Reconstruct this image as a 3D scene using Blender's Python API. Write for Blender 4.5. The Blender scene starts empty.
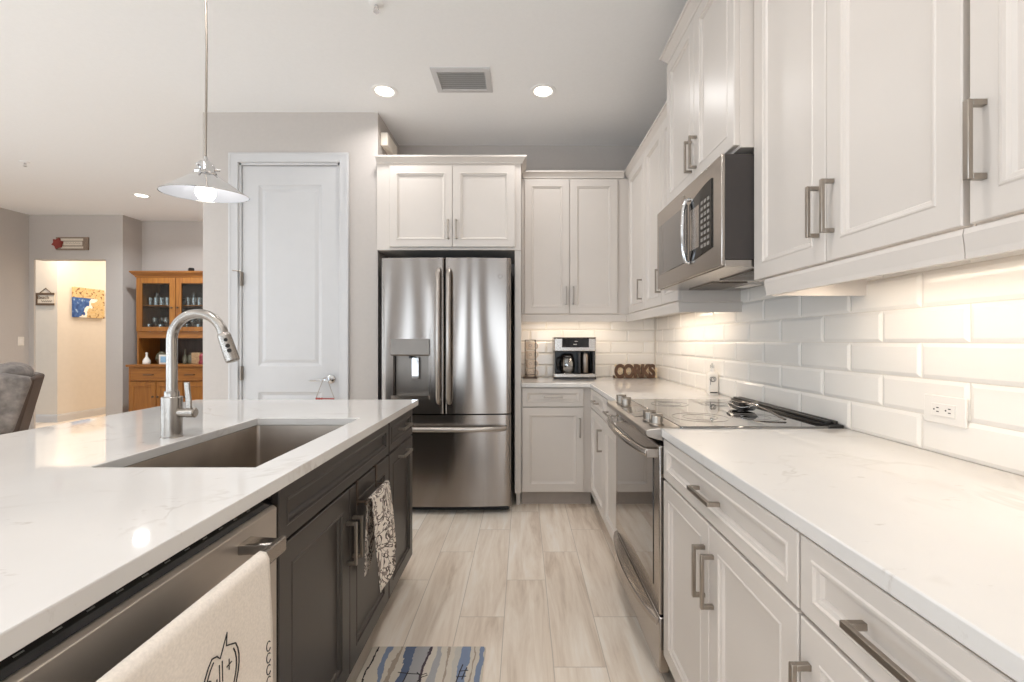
import bpy, bmesh, math, random
from mathutils import Vector, Matrix
random.seed(7)
SC = bpy.context.scene
COL = SC.collection
PI = math.pi

# ------------------------------------------------------------------ camera, world, exposure
CAM_Z = 1.222
cam_data = bpy.data.cameras.new('camera')
cam_data.sensor_fit = 'HORIZONTAL'
cam_data.sensor_width = 36.0
cam_data.lens = 449.0 / 1024.0 * 36.0
cam_data.shift_x = -11.0 / 1024.0
cam_data.shift_y = 0.0
cam_data.clip_start = 0.02
cam = bpy.data.objects.new('camera', cam_data)
cam.location = (0, 0, CAM_Z)
cam.rotation_euler = (PI / 2, 0, 0)
COL.objects.link(cam)
SC.camera = cam

SC.view_settings.view_transform = 'Standard'
SC.view_settings.look = 'None'
SC.view_settings.gamma = 1.0
SC.view_settings.use_curve_mapping = False
SC.view_settings.exposure = -0.08

world = bpy.data.worlds.new('daylight_sky')
SC.world = world
world.use_nodes = True
wbg = world.node_tree.nodes['Background']
wbg.inputs[0].default_value = (0.80, 0.90, 1.0, 1)
wbg.inputs[1].default_value = 1.0
SC.cycles.use_denoising = True
SC.cycles.max_bounces = 10
SC.cycles.diffuse_bounces = 6
SC.cycles.sample_clamp_indirect = 6.0
SC.cycles.caustics_reflective = False
SC.cycles.caustics_refractive = False


def area(name, loc, direction, sx, sy, watts, color, spread=PI, shape='RECTANGLE'):
    d = bpy.data.lights.new(name, 'AREA')
    d.shape = shape
    d.size = sx
    if shape in ('RECTANGLE', 'ELLIPSE'):
        d.size_y = sy
    d.energy = watts
    d.color = color
    d.spread = spread
    o = bpy.data.objects.new(name, d)
    o.location = loc
    o.rotation_euler = Vector(direction).to_track_quat('-Z', 'Y').to_euler()
    COL.objects.link(o)
    return o


DAY = (0.76, 0.88, 1.0)
WARM = (1.0, 0.85, 0.68)
LAMP = (1.0, 0.98, 0.97)
CEIL = 2.907
REAR = (-5.6, -4.6, -3.6, -2.7, -1.9, -1.15, -0.35, 0.5)  # unseen rear openings, made narrow and many for vertical streaks in the fridge
# lamps tilted up for daylight, inside the unseen rear openings and living-room windows
for k, xx in enumerate(REAR):
    area('daylight_rear', (xx, -4.12, 1.25), (0, 1, 0.7), 0.42, 2.2, 17.5, (0.78, 0.89, 1.0))
for yy in (-2.6, -0.6, 1.4):
    area('daylight_side', (-6.52, yy, 1.35), (1, 0, 0.8), 1.3, 2.2, 43, DAY)

# ------------------------------------------------------------------ helpers
def lin(h):
    h = h.lstrip('#')
    out = []
    for i in (0, 2, 4):
        c = int(h[i:i + 2], 16) / 255.0
        out.append(c / 12.92 if c <= 0.04045 else ((c + 0.055) / 1.055) ** 2.4)
    return tuple(out)


MATS = {}


def new_mat(name):
    m = bpy.data.materials.new(name)
    m.use_nodes = True
    nt = m.node_tree
    b = nt.nodes['Principled BSDF']
    MATS[name] = m
    return m, nt, b


def obj_coords(nt, scale=(1, 1, 1)):
    tc = nt.nodes.new('ShaderNodeTexCoord')
    mp = nt.nodes.new('ShaderNodeMapping')
    mp.inputs['Scale'].default_value = scale
    nt.links.new(tc.outputs['Object'], mp.inputs['Vector'])
    return mp.outputs['Vector']


def ramp(nt, fac, stops, interp='LINEAR'):
    r = nt.nodes.new('ShaderNodeValToRGB')
    r.color_ramp.interpolation = interp
    els = r.color_ramp.elements
    while len(els) < len(stops):
        els.new(0.5)
    for e, (p, c) in zip(els, stops):
        e.position = p
        e.color = (c[0], c[1], c[2], 1)
    nt.links.new(fac, r.inputs[0])
    return r.outputs[0]


def noise(nt, vec, scale, detail=3, rough=0.5, dist=0.0):
    n = nt.nodes.new('ShaderNodeTexNoise')
    n.inputs['Scale'].default_value = scale
    n.inputs['Detail'].default_value = detail
    n.inputs['Roughness'].default_value = rough
    n.inputs['Distortion'].default_value = dist
    nt.links.new(vec, n.inputs['Vector'])
    return n.outputs['Fac']


def math_n(nt, op, a, b=None, c=None):
    n = nt.nodes.new('ShaderNodeMath')
    n.operation = op
    for i, v in enumerate((a, b, c)):
        if v is None:
            continue
        if isinstance(v, (int, float)):
            n.inputs[i].default_value = v
        else:
            nt.links.new(v, n.inputs[i])
    return n.outputs[0]


def add_bump(nt, b, height, strength, dist=0.002):
    bp = nt.nodes.new('ShaderNodeBump')
    bp.inputs['Strength'].default_value = strength
    bp.inputs['Distance'].default_value = dist
    nt.links.new(height, bp.inputs['Height'])
    nt.links.new(bp.outputs[0], b.inputs['Normal'])


def M(name, hexc, rough=0.5, metal=0.0, var=0.04, scale=14, stretch=(1, 1, 1), bump=0.0, bdist=0.001, coat=0.0, spec=0.5, rvar=0.0, detail=3):
    m, nt, b = new_mat(name)
    c = lin(hexc)
    v = obj_coords(nt, stretch)
    f = noise(nt, v, scale, detail)
    lo = tuple(x * (1 - var) for x in c)
    hi = tuple(min(1, x * (1 + var)) for x in c)
    nt.links.new(ramp(nt, f, [(0.3, lo), (0.7, hi)]), b.inputs['Base Color'])
    b.inputs['Roughness'].default_value = rough
    b.inputs['Metallic'].default_value = metal
    b.inputs['Specular IOR Level'].default_value = spec
    b.inputs['Coat Weight'].default_value = coat
    if rvar:
        nt.links.new(math_n(nt, 'MULTIPLY_ADD', f, rvar, rough - rvar / 2), b.inputs['Roughness'])
    if bump:
        add_bump(nt, b, f, bump, bdist)
    return m


def glow(name, hexc, strength):
    m, nt, b = new_mat(name)
    b.inputs['Base Color'].default_value = (*lin(hexc), 1)
    b.inputs['Emission Color'].default_value = (*lin(hexc), 1)
    b.inputs['Emission Strength'].default_value = strength
    return m


def glass(name, tint='ffffff', alpha=0.82, rough=0.03, facing=0.6):
    m = bpy.data.materials.new(name)
    m.use_nodes = True
    nt = m.node_tree
    nt.nodes.clear()
    out = nt.nodes.new('ShaderNodeOutputMaterial')
    t = nt.nodes.new('ShaderNodeBsdfTransparent')
    t.inputs[0].default_value = (*lin(tint), 1)
    g = nt.nodes.new('ShaderNodeBsdfGlossy')
    g.inputs['Roughness'].default_value = rough
    mx = nt.nodes.new('ShaderNodeMixShader')
    lw = nt.nodes.new('ShaderNodeLayerWeight')
    lw.inputs[0].default_value = 0.35
    f = math_n(nt, 'MULTIPLY_ADD', lw.outputs['Facing'], facing, 1 - alpha)
    nt.links.new(f, mx.inputs[0])
    nt.links.new(t.outputs[0], mx.inputs[1])
    nt.links.new(g.outputs[0], mx.inputs[2])
    nt.links.new(mx.outputs[0], out.inputs[0])
    MATS[name] = m
    return m


class MB:
    """collects geometry for one mesh object"""

    def __init__(self):
        self.v = []
        self.f = []

    def add(self, vs, fs):
        n = len(self.v)
        self.v += [Vector(p) for p in vs]
        self.f += [tuple(i + n for i in f) for f in fs]
        return self

    def box(self, x0, y0, z0, x1, y1, z1):
        vs = [(x0, y0, z0), (x1, y0, z0), (x1, y1, z0), (x0, y1, z0), (x0, y0, z1), (x1, y0, z1), (x1, y1, z1), (x0, y1, z1)]
        return self.add(vs, [(0, 3, 2, 1), (4, 5, 6, 7), (0, 1, 5, 4), (1, 2, 6, 5), (2, 3, 7, 6), (3, 0, 4, 7)])

    def loft(self, rings, cap0=True, cap1=True, closed=True):
        n = len(rings[0])
        vs = [p for r in rings for p in r]
        fs = []
        for i in range(len(rings) - 1):
            for j in range(n if closed else n - 1):
                a = i * n + j
                b = i * n + (j + 1) % n
                fs.append((a, b, b + n, a + n))
        if cap0:
            fs.append(tuple(range(n - 1, -1, -1)))
        if cap1:
            fs.append(tuple((len(rings) - 1) * n + j for j in range(n)))
        return self.add(vs, fs)

    def tube(self, pts, r, n=10, closed=False, flat=1.0):
        pts = [Vector(p) for p in pts]
        m = len(pts)
        rs = r if isinstance(r, (list, tuple)) else [r] * m
        rings = []
        up = None
        for i in range(m):
            if closed:
                t = pts[(i + 1) % m] - pts[i - 1]
            else:
                t = pts[min(i + 1, m - 1)] - pts[max(i - 1, 0)]
            t.normalize()
            if up is None:
                a = Vector((0, 0, 1)) if abs(t.z) < 0.9 else Vector((1, 0, 0))
                up = (a - t * a.dot(t)).normalized()
            else:
                up = (up - t * up.dot(t)).normalized()
            side = t.cross(up)
            rings.append([pts[i] + (up * math.cos(2 * PI * k / n) * flat + side * math.sin(2 * PI * k / n)) * rs[i] for k in range(n)])
        if closed:
            rings.append(rings[0])
            return self.loft(rings, False, False)
        return self.loft(rings)

    def cyl(self, p0, p1, r0, r1=None, n=20):
        return self.tube([p0, p1], [r0, r0 if r1 is None else r1], n)

    def lathe(self, prof, c=(0, 0, 0), n=28, axis='z', cap0=True, cap1=True):
        rings = []
        for r, h in prof:
            ring = []
            for k in range(n):
                a = 2 * PI * k / n
                u, w = r * math.cos(a), r * math.sin(a)
                if axis == 'z':
                    p = (c[0] + u, c[1] + w, c[2] + h)
                elif axis == 'y':
                    p = (c[0] + u, c[1] + h, c[2] - w)
                else:
                    p = (c[0] + h, c[1] + u, c[2] + w)
                ring.append(p)
            rings.append(ring)
        return self.loft(rings, cap0, cap1)

    def prism(self, poly, axis, a, b):
        def P(u, w, h):
            return {'x': (h, u, w), 'y': (u, h, w), 'z': (u, w, h)}[axis]
        return self.loft([[P(u, w, a) for u, w in poly], [P(u, w, b) for u, w in poly]])

    def panel(self, x0, z0, x1, z1, yf, t=0.02, rail=0.055, deep=0.011, railz=None):
        """cabinet front facing -y: flat frame, small moulded step, recessed panel"""
        rz = rail if railz is None else railz
        steps = [(0, 0, t), (0, 0, 0.0025), (0.0025, 0.0025, 0), (rail - 0.004, rz - 0.004, 0), (rail - 0.001, rz - 0.001, -0.002), (rail + 0.003, rz + 0.003, -0.002),
                 (rail + 0.005, rz + 0.005, 0.003), (rail + 0.012, rz + 0.012, 0.005), (rail + 0.016, rz + 0.016, deep)]
        rings = [[(x0 + i, yf + d, z0 + k), (x1 - i, yf + d, z0 + k), (x1 - i, yf + d, z1 - k), (x0 + i, yf + d, z1 - k)] for i, k, d in steps]
        return self.loft(rings)

    def sweep(self, path, prof, closed=False):
        """prof = [(out, z)] swept along an xy path, 'out' to the right of travel"""
        n = len(path)
        rings = []
        for i in range(n):
            p = Vector(path[i])
            ds = []
            if closed or i > 0:
                ds.append((p - Vector(path[i - 1])).normalized())
            if closed or i < n - 1:
                ds.append((Vector(path[(i + 1) % n]) - p).normalized())
            ns = [Vector((d.y, -d.x)) for d in ds]
            nn = sum(ns, Vector((0, 0)))
            nn.normalize()
            k = 1.0 / max(0.3, nn.dot(ns[0]))
            rings.append([(p.x + nn.x * o * k, p.y + nn.y * o * k, z) for o, z in prof])
        if closed:
            rings.append(rings[0])
            return self.loft(rings, False, False)
        return self.loft(rings)

    def grid(self, fn, nu, nv):
        vs = [fn(i / nu, j / nv) for i in range(nu + 1) for j in range(nv + 1)]
        fs = [(i * (nv + 1) + j, (i + 1) * (nv + 1) + j, (i + 1) * (nv + 1) + j + 1, i * (nv + 1) + j + 1) for i in range(nu) for j in range(nv)]
        return self.add(vs, fs)

    def build(self, name, mat, parent=None, smooth=False, bevel=0.0, seg=2, origin=None, angle=35, solid=0.0, subsurf=0):
        me = bpy.data.meshes.new(name)
        off = Vector(origin) if origin else Vector((0, 0, 0))
        me.from_pydata([tuple(p - off) for p in self.v], [], self.f)
        bm = bmesh.new()
        bm.from_mesh(me)
        bmesh.ops.recalc_face_normals(bm, faces=bm.faces)
        bm.to_mesh(me)
        bm.free()
        o = bpy.data.objects.new(name, me)
        o.location = off
        COL.objects.link(o)
        me.materials.append(MATS[mat] if isinstance(mat, str) else mat)
        if parent is not None:
            o.parent = parent
        if smooth or bevel:
            me.shade_smooth()
            me.set_sharp_from_angle(angle=math.radians(angle))
        if solid:
            s = o.modifiers.new('thickness', 'SOLIDIFY')
            s.thickness = solid
            s.offset = 0
        if bevel:
            bv = o.modifiers.new('bevel', 'BEVEL')
            bv.width = bevel
            bv.segments = seg
            bv.limit_method = 'ANGLE'
            bv.angle_limit = math.radians(40)
        if subsurf:
            s = o.modifiers.new('subsurf', 'SUBSURF')
            s.levels = subsurf
            s.render_levels = subsurf
        return o


def tag(o, label, cat, group=None):
    o['label'] = label
    o['category'] = cat
    if group:
        o['group'] = group
    return o


def thing(name, label, cat, loc=(0, 0, 0), rotz=0.0, group=None):
    o = bpy.data.objects.new(name, None)
    o.empty_display_size = 0.05
    COL.objects.link(o)
    o.location = loc
    o.rotation_euler = (0, 0, rotz)
    return tag(o, label, cat, group)


def struct(o):
    o['kind'] = 'structure'
    return o


def copy_tree(o, parent=None):
    c = o.copy()
    COL.objects.link(c)
    if parent is not None:
        c.parent = parent
    for ch in list(o.children):
        copy_tree(ch, c)
    return c


def text_mesh(name, body, size, mat, parent=None, loc=(0, 0, 0), rot=(PI / 2, 0, 0), depth=0.0005, align='CENTER', bold=0.0, spacing=1.0):
    cu = bpy.data.curves.new(name, 'FONT')
    cu.body = body
    cu.size = size
    cu.extrude = depth
    cu.offset = bold
    cu.align_x = align
    cu.align_y = 'CENTER'
    cu.space_character = spacing
    tmp = bpy.data.objects.new('tmp', cu)
    COL.objects.link(tmp)
    dg = bpy.context.evaluated_depsgraph_get()
    me = bpy.data.meshes.new_from_object(tmp.evaluated_get(dg))
    bpy.data.objects.remove(tmp)
    me.name = name
    me.materials.clear()
    me.materials.append(MATS[mat])
    o = bpy.data.objects.new(name, me)
    COL.objects.link(o)
    o.location = loc
    o.rotation_euler = rot
    if parent is not None:
        o.parent = parent
    return o


def rrect(x0, y0, x1, y1, r, z, n=5):
    pts = []
    for cx, cy, a0 in ((x1 - r, y1 - r, 0), (x0 + r, y1 - r, 90), (x0 + r, y0 + r, 180), (x1 - r, y0 + r, 270)):
        for k in range(n + 1):
            a = math.radians(a0 + 90 * k / n)
            pts.append((cx + r * math.cos(a), cy + r * math.sin(a), z))
    return pts


# ------------------------------------------------------------------ materials
M('ceiling_paint', 'f2f2f2', 0.9, bump=0.05, scale=60, var=0.01)
M('wall_paint', 'c0b9b3', 0.85, bump=0.05, scale=50, var=0.015)
M('hall_paint', 'dbd2c6', 0.85, var=0.015)
M('trim_white', 'c9c8c8', 0.45, var=0.01)
M('cabinet_white', 'd3cbc3', 0.33, var=0.012, scale=5)
M('cabinet_dark', '3b3632', 0.33, var=0.05, scale=6)
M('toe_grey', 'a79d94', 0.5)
M('nickel', 'a59c92', 0.3, 1.0, scale=60, stretch=(1, 1, 0.1), bump=0.03)
M('chrome', 'd9d9da', 0.07, 1.0, var=0.01)
M('steel', '968f89', 0.16, 1.0, scale=3.6, stretch=(1, 1, 0.15), bump=0.55, bdist=0.016, var=0.03, detail=0)
_n = MATS['steel'].node_tree
_t = _n.nodes.new('ShaderNodeCombineXYZ')
_t.inputs[2].default_value = 1.0
_n.links.new(_t.outputs[0], _n.nodes['Principled BSDF'].inputs['Tangent'])
_n.nodes['Principled BSDF'].inputs['Anisotropic'].default_value = 0.97
M('steel_lying', 'b6afa8', 0.24, 1.0, scale=90, stretch=(0.02, 1, 1), bump=0.008, var=0.03, rvar=0.08)
M('panel_steel', 'b6afa8', 0.34, 1.0, var=0.02)
M('door_steel', 'd3cbc2', 0.46, 1.0, scale=60, stretch=(0.02, 1, 1), var=0.02)
M('steel_dark', '8a7f76', 0.3, 1.0, scale=90, stretch=(0.02, 1, 1), bump=0.04, var=0.05)
M('faucet_steel', 'a9a39c', 0.27, 1.0, scale=60, var=0.01)
M('sink_steel', 'aaa096', 0.40, 1.0, scale=7, var=0.12, rvar=0.25)
M('black_gloss', '141313', 0.08, var=0.1)
M('black_glass', '1d1712', 0.03, var=0.05, spec=1.0, coat=1.0)
MATS['black_glass'].node_tree.nodes['Principled BSDF'].inputs['IOR'].default_value = 1.9
M('oven_glass', '2a211b', 0.03, var=0.05, spec=0.9, coat=1.0)
M('black_plastic', '1d1b1a', 0.4, var=0.1)
M('dark_metal', '3a3532', 0.42, 0.6)
M('micro_case', '413c3a', 0.42, 0.3)
M('shadow_black', '15110f', 0.7)
M('grey_plastic', '8a857f', 0.45)
M('grey_fill', '7a736c', 0.3, 0.7)
M('white_plastic', 'ece7e0', 0.4, var=0.01)
M('white_enamel', 'f2f1ef', 0.35, var=0.01)
M('ceramic_white', 'ede7de', 0.18, var=0.02)
M('grout', 'e2dbd0', 0.8)
M('tile_white', 'f2ede6', 0.13, var=0.015, scale=4)
M('print_grey', '6e6f6c', 0.8)
M('print_dark', '2f2b2a', 0.8)
M('print_white', 'cfcac4', 0.6)
M('linen', 'e8ded2', 0.95, scale=240, var=0.07, bump=0.25)
M('brown_paint', '5a3d28', 0.5, var=0.15, scale=30)
M('cork', 'f0dcbb', 0.9, var=0.12, scale=120, bump=0.2)
M('coffee_black', '262120', 0.25)
M('mug_ceramic', 'e6d6c6', 0.3, var=0.06, scale=60)
M('rack_metal', '5b4c40', 0.45, 0.4)
M('recliner_fabric', '7d756f', 0.95, var=0.3, scale=18, bump=0.35, bdist=0.004)
M('recliner_back', '4a3b32', 0.7, var=0.1)
M('sign_wood', '8f7d6d', 0.8, var=0.2, scale=40, stretch=(1, 1, 6))
M('sign_cream', 'd9cdbd', 0.8, var=0.05)
M('sign_red', '8a3a31', 0.7, var=0.15)
M('sign_dark', '5a4736', 0.8, var=0.2, scale=50)
M('frame_blue', '2d7cc0', 0.35, var=0.3, scale=30)
M('tile_blue', '8fb8d6', 0.35, var=0.25, scale=90)
M('bottle_green', '5d5a4a', 0.15, var=0.2)
M('figurine_red', '8c2e37', 0.4, var=0.3, scale=60)
M('box_tan', 'a98b68', 0.7, var=0.25, scale=60)
M('bead_red', 'a24038', 0.5)
M('vent_grey', '8e8a87', 0.5)
M('drain_steel', '9a948d', 0.25, 1.0)
M('led_housing', 'efe9df', 0.5)
M('switch_white', 'e7e1d8', 0.4)
M('hole_dark', '2a2522', 0.8)
M('rubber', '1a1818', 0.6)
M('chime_white', 'ebe2d5', 0.5)
glow('bulb_glow', 'fffaf2', 4.5)
M('lamp_enamel', 'e9eef8', 0.4, var=0.01)
glow('can_glow', 'fff6ea', 5.0)
glow('led_glow', 'ffe2b8', 6.0)
glow('clock_glow', 'cfe4ff', 0.6)
glass('cabinet_glass', 'e9ebea', 0.96, facing=0.12)
glass('clear_glass', 'f4f7f6', 0.62, rough=0.12)
glass('carafe_glass', 'b9b2aa', 0.7)


def wood(name, a, b_, scale=9, rough=0.4, stretch=(1, 1, 0.08)):
    m, nt, b = new_mat(name)
    v = obj_coords(nt, stretch)
    f = noise(nt, v, scale * 3, 5, 0.6, 1.2)
    nt.links.new(ramp(nt, f, [(0.25, lin(a)), (0.75, lin(b_))]), b.inputs['Base Color'])
    b.inputs['Roughness'].default_value = rough
    add_bump(nt, b, f, 0.06)


wood('oak_upright', '7d4a20', 'a8702f')
wood('oak_lying', '7a471e', 'a66d2e', stretch=(0.08, 1, 1))
wood('oak_back', '33261c', '4a392c')


def quartz():
    m, nt, b = new_mat('quartz')
    v = obj_coords(nt)
    base = noise(nt, v, 2.2, 4)
    warp = noise(nt, v, 1.7, 4, 0.6, 1.5)
    d = math_n(nt, 'ABSOLUTE', math_n(nt, 'SUBTRACT', warp, 0.5))
    gate = noise(nt, v, 5.0, 3)
    soft = ramp(nt, d, [(0.0, (1, 1, 1)), (0.022, (0, 0, 0))])
    gsoft = ramp(nt, gate, [(0.50, (0, 0, 0)), (0.66, (1, 1, 1))])
    vein = math_n(nt, 'MULTIPLY', soft, gsoft)
    sv = obj_coords(nt, (1.0, 2.6, 1.0))
    speck = ramp(nt, noise(nt, sv, 16, 4, 0.6), [(0.66, (0, 0, 0)), (0.80, (1, 1, 1))])
    marks = math_n(nt, 'MAXIMUM', math_n(nt, 'MULTIPLY', vein, 0.42), math_n(nt, 'MULTIPLY', speck, 0.75))
    c0 = ramp(nt, base, [(0.3, lin('d6d2ce')), (0.7, lin('dedbd7'))])
    mx = nt.nodes.new('ShaderNodeMix')
    mx.data_type = 'RGBA'
    nt.links.new(marks, mx.inputs[0])
    nt.links.new(c0, mx.inputs[6])
    mx.inputs[7].default_value = (*lin('b4aaa1'), 1)
    nt.links.new(mx.outputs[2], b.inputs['Base Color'])
    b.inputs['Roughness'].default_value = 0.04
    b.inputs['Specular IOR Level'].default_value = 0.5


quartz()


def floor_mat():
    m, nt, b = new_mat('plank_tile')
    tc = nt.nodes.new('ShaderNodeTexCoord')
    sp = nt.nodes.new('ShaderNodeSeparateXYZ')
    nt.links.new(tc.outputs['Object'], sp.inputs[0])
    x, y = sp.outputs[0], sp.outputs[1]
    W, L = 0.198, 0.92
    cx = math_n(nt, 'DIVIDE', math_n(nt, 'ADD', x, 0.083), W)
    col = math_n(nt, 'FLOOR', cx)
    fx = math_n(nt, 'SUBTRACT', cx, col)
    cy = math_n(nt, 'DIVIDE', math_n(nt, 'SUBTRACT', math_n(nt, 'SUBTRACT', y, 2.296), math_n(nt, 'MULTIPLY', col, 0.3067)), L)
    row = math_n(nt, 'FLOOR', cy)
    fy = math_n(nt, 'SUBTRACT', cy, row)
    gx = math_n(nt, 'MULTIPLY', math_n(nt, 'MINIMUM', fx, math_n(nt, 'SUBTRACT', 1.0, fx)), W)
    gy = math_n(nt, 'MULTIPLY', math_n(nt, 'MINIMUM', fy, math_n(nt, 'SUBTRACT', 1.0, fy)), L)
    g = math_n(nt, 'MINIMUM', gx, gy)
    grout = math_n(nt, 'LESS_THAN', g, 0.0016)
    cmb = nt.nodes.new('ShaderNodeCombineXYZ')
    nt.links.new(col, cmb.inputs[0])
    nt.links.new(row, cmb.inputs[1])
    wn = nt.nodes.new('ShaderNodeTexWhiteNoise')
    nt.links.new(cmb.outputs[0], wn.inputs['Vector'])
    rnd = wn.outputs['Value']
    # grain, shifted per plank
    gv = nt.nodes.new('ShaderNodeCombineXYZ')
    nt.links.new(math_n(nt, 'MULTIPLY', x, 1.0), gv.inputs[0])
    nt.links.new(math_n(nt, 'MULTIPLY', y, 0.10), gv.inputs[1])
    nt.links.new(math_n(nt, 'MULTIPLY', rnd, 37.0), gv.inputs[2])
    grain = noise(nt, gv.outputs[0], 14, 6, 0.62, 0.7)
    fine = noise(nt, gv.outputs[0], 70, 4, 0.6)
    mixv = math_n(nt, 'ADD', math_n(nt, 'MULTIPLY', grain, 0.75), math_n(nt, 'ADD', math_n(nt, 'MULTIPLY', fine, 0.15), math_n(nt, 'MULTIPLY', rnd, 0.10)))
    c = ramp(nt, mixv, [(0.32, lin('cab6a1')), (0.45, lin('e6d6c4')), (0.55, lin('f1e4d4')), (0.68, lin('f8f0e6'))])
    mx = nt.nodes.new('ShaderNodeMix')
    mx.data_type = 'RGBA'
    nt.links.new(grout, mx.inputs[0])
    nt.links.new(c, mx.inputs[6])
    mx.inputs[7].default_value = (*lin('c4b6a6'), 1)
    nt.links.new(mx.outputs[2], b.inputs['Base Color'])
    b.inputs['Roughness'].default_value = 0.36
    add_bump(nt, b, math_n(nt, 'SUBTRACT', math_n(nt, 'MULTIPLY', fine, 0.15), grout), 0.25)


floor_mat()


def floral_mat():
    m, nt, b = new_mat('floral_cloth')
    v = obj_coords(nt)
    n1 = noise(nt, v, 15, 2, 0.5, 2.4)
    d = math_n(nt, 'ABSOLUTE', math_n(nt, 'SUBTRACT', n1, 0.5))
    line = math_n(nt, 'LESS_THAN', d, 0.033)
    n2 = noise(nt, v, 10, 1, 0.5, 3.5)
    leaf = math_n(nt, 'MULTIPLY', math_n(nt, 'GREATER_THAN', n2, 0.57), 0.5)
    f = math_n(nt, 'MAXIMUM', line, leaf)
    nt.links.new(ramp(nt, f, [(0.0, lin('e8ded2')), (0.5, lin('9c8f86')), (1.0, lin('62564f'))]), b.inputs['Base Color'])
    b.inputs['Roughness'].default_value = 0.95


floral_mat()


def mat_stripes():
    m, nt, b = new_mat('mat_stripes')
    tc = nt.nodes.new('ShaderNodeTexCoord')
    sp = nt.nodes.new('ShaderNodeSeparateXYZ')
    nt.links.new(tc.outputs['Object'], sp.inputs[0])
    mp = nt.nodes.new('ShaderNodeMapping')
    mp.inputs['Scale'].default_value = (1, 0.35, 1)
    nt.links.new(tc.outputs['Object'], mp.inputs['Vector'])
    w = noise(nt, mp.outputs[0], 16, 4, 0.6)
    u = math_n(nt, 'ADD', math_n(nt, 'DIVIDE', math_n(nt, 'ADD', sp.outputs[0], 0.226), 0.453), math_n(nt, 'MULTIPLY', math_n(nt, 'SUBTRACT', w, 0.5), 0.16))
    navy, blue, grey, cream, tan = lin('5f6b84'), lin('7f8ca4'), lin('a7a5a5'), lin('cfc5b6'), lin('a69787')
    stops = [(0.0, cream), (0.05, lin('3a3433')), (0.065, cream), (0.15, blue), (0.20, cream), (0.24, tan), (0.27, cream), (0.31, navy), (0.385, grey), (0.50, lin('4b3f46')), (0.52, cream),
             (0.57, grey), (0.62, cream), (0.67, tan), (0.69, cream), (0.74, lin('c2bcb2')), (0.79, blue), (0.85, cream), (0.89, tan), (0.905, cream), (0.945, blue), (0.985, cream)]
    nt.links.new(ramp(nt, u, stops, 'CONSTANT'), b.inputs['Base Color'])
    b.inputs['Roughness'].default_value = 0.9


mat_stripes()


def beach_mat():
    m, nt, b = new_mat('beach_canvas')
    tc = nt.nodes.new('ShaderNodeTexCoord')
    sp = nt.nodes.new('ShaderNodeSeparateXYZ')
    nt.links.new(tc.outputs['Object'], sp.inputs[0])
    u, v = sp.outputs[1], sp.outputs[2]
    n1 = noise(nt, tc.outputs['Object'], 9, 4, 0.6)
    wob = math_n(nt, 'MULTIPLY', math_n(nt, 'SUBTRACT', n1, 0.5), 0.28)
    shore = math_n(nt, 'ADD', math_n(nt, 'ADD', math_n(nt, 'MULTIPLY', v, 0.5), wob), 0.02)
    dx = math_n(nt, 'SUBTRACT', shore, u)       # > 0 : water
    sea = math_n(nt, 'MULTIPLY', math_n(nt, 'GREATER_THAN', dx, 0.0), math_n(nt, 'LESS_THAN', v, 0.075))
    foam = math_n(nt, 'MULTIPLY', math_n(nt, 'LESS_THAN', math_n(nt, 'ABSOLUTE', dx), 0.028), math_n(nt, 'LESS_THAN', v, 0.07))
    n2 = noise(nt, tc.outputs['Object'], 22, 3)
    sand = ramp(nt, n2, [(0.3, lin('cda76b')), (0.52, lin('d6bd8d')), (0.60, lin('b58d58')), (0.66, lin('6e4a30'))])
    water = ramp(nt, n2, [(0.3, lin('28467f')), (0.6, lin('3f66a4')), (0.7, lin('a6bdd6'))])
    m1 = nt.nodes.new('ShaderNodeMix')
    m1.data_type = 'RGBA'
    nt.links.new(sea, m1.inputs[0])
    nt.links.new(sand, m1.inputs[6])
    nt.links.new(water, m1.inputs[7])
    m2 = nt.nodes.new('ShaderNodeMix')
    m2.data_type = 'RGBA'
    nt.links.new(foam, m2.inputs[0])
    nt.links.new(m1.outputs[2], m2.inputs[6])
    m2.inputs[7].default_value = (*lin('f1ece2'), 1)
    nt.links.new(m2.outputs[2], b.inputs['Base Color'])
    b.inputs['Roughness'].default_value = 0.7


beach_mat()

# ------------------------------------------------------------------ the room
XW, YB = 1.145, 3.87            # right wall, back wall
XL, YR = -6.6, -4.2             # living-room wall, rear wall
YP = 3.31                       # pantry front wall
XP0, XP1 = -2.36, -1.07         # pantry walls
YF, YA = 6.0, 6.3               # wall with the hall opening, alcove back
XA = -5.35                      # alcove side
T = 0.12


def sbox(name, mat, *b):
    mb = MB()
    for q in b:
        mb.box(*q)
    return struct(mb.build(name, mat))


sbox('floor', 'plank_tile', (-8.6, YR - T, -0.08, XW + T, 9.6, 0.0))
sbox('ceiling', 'ceiling_paint', (-8.6, YR - T, CEIL, XW + T, 9.6, CEIL + 0.1))
sbox('wall_right', 'wall_paint', (XW, YR, 0, XW + T, YB + T, CEIL))
sbox('wall_back', 'wall_paint', (XP1 - T, YB, 0, XW, YB + T, CEIL))
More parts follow.
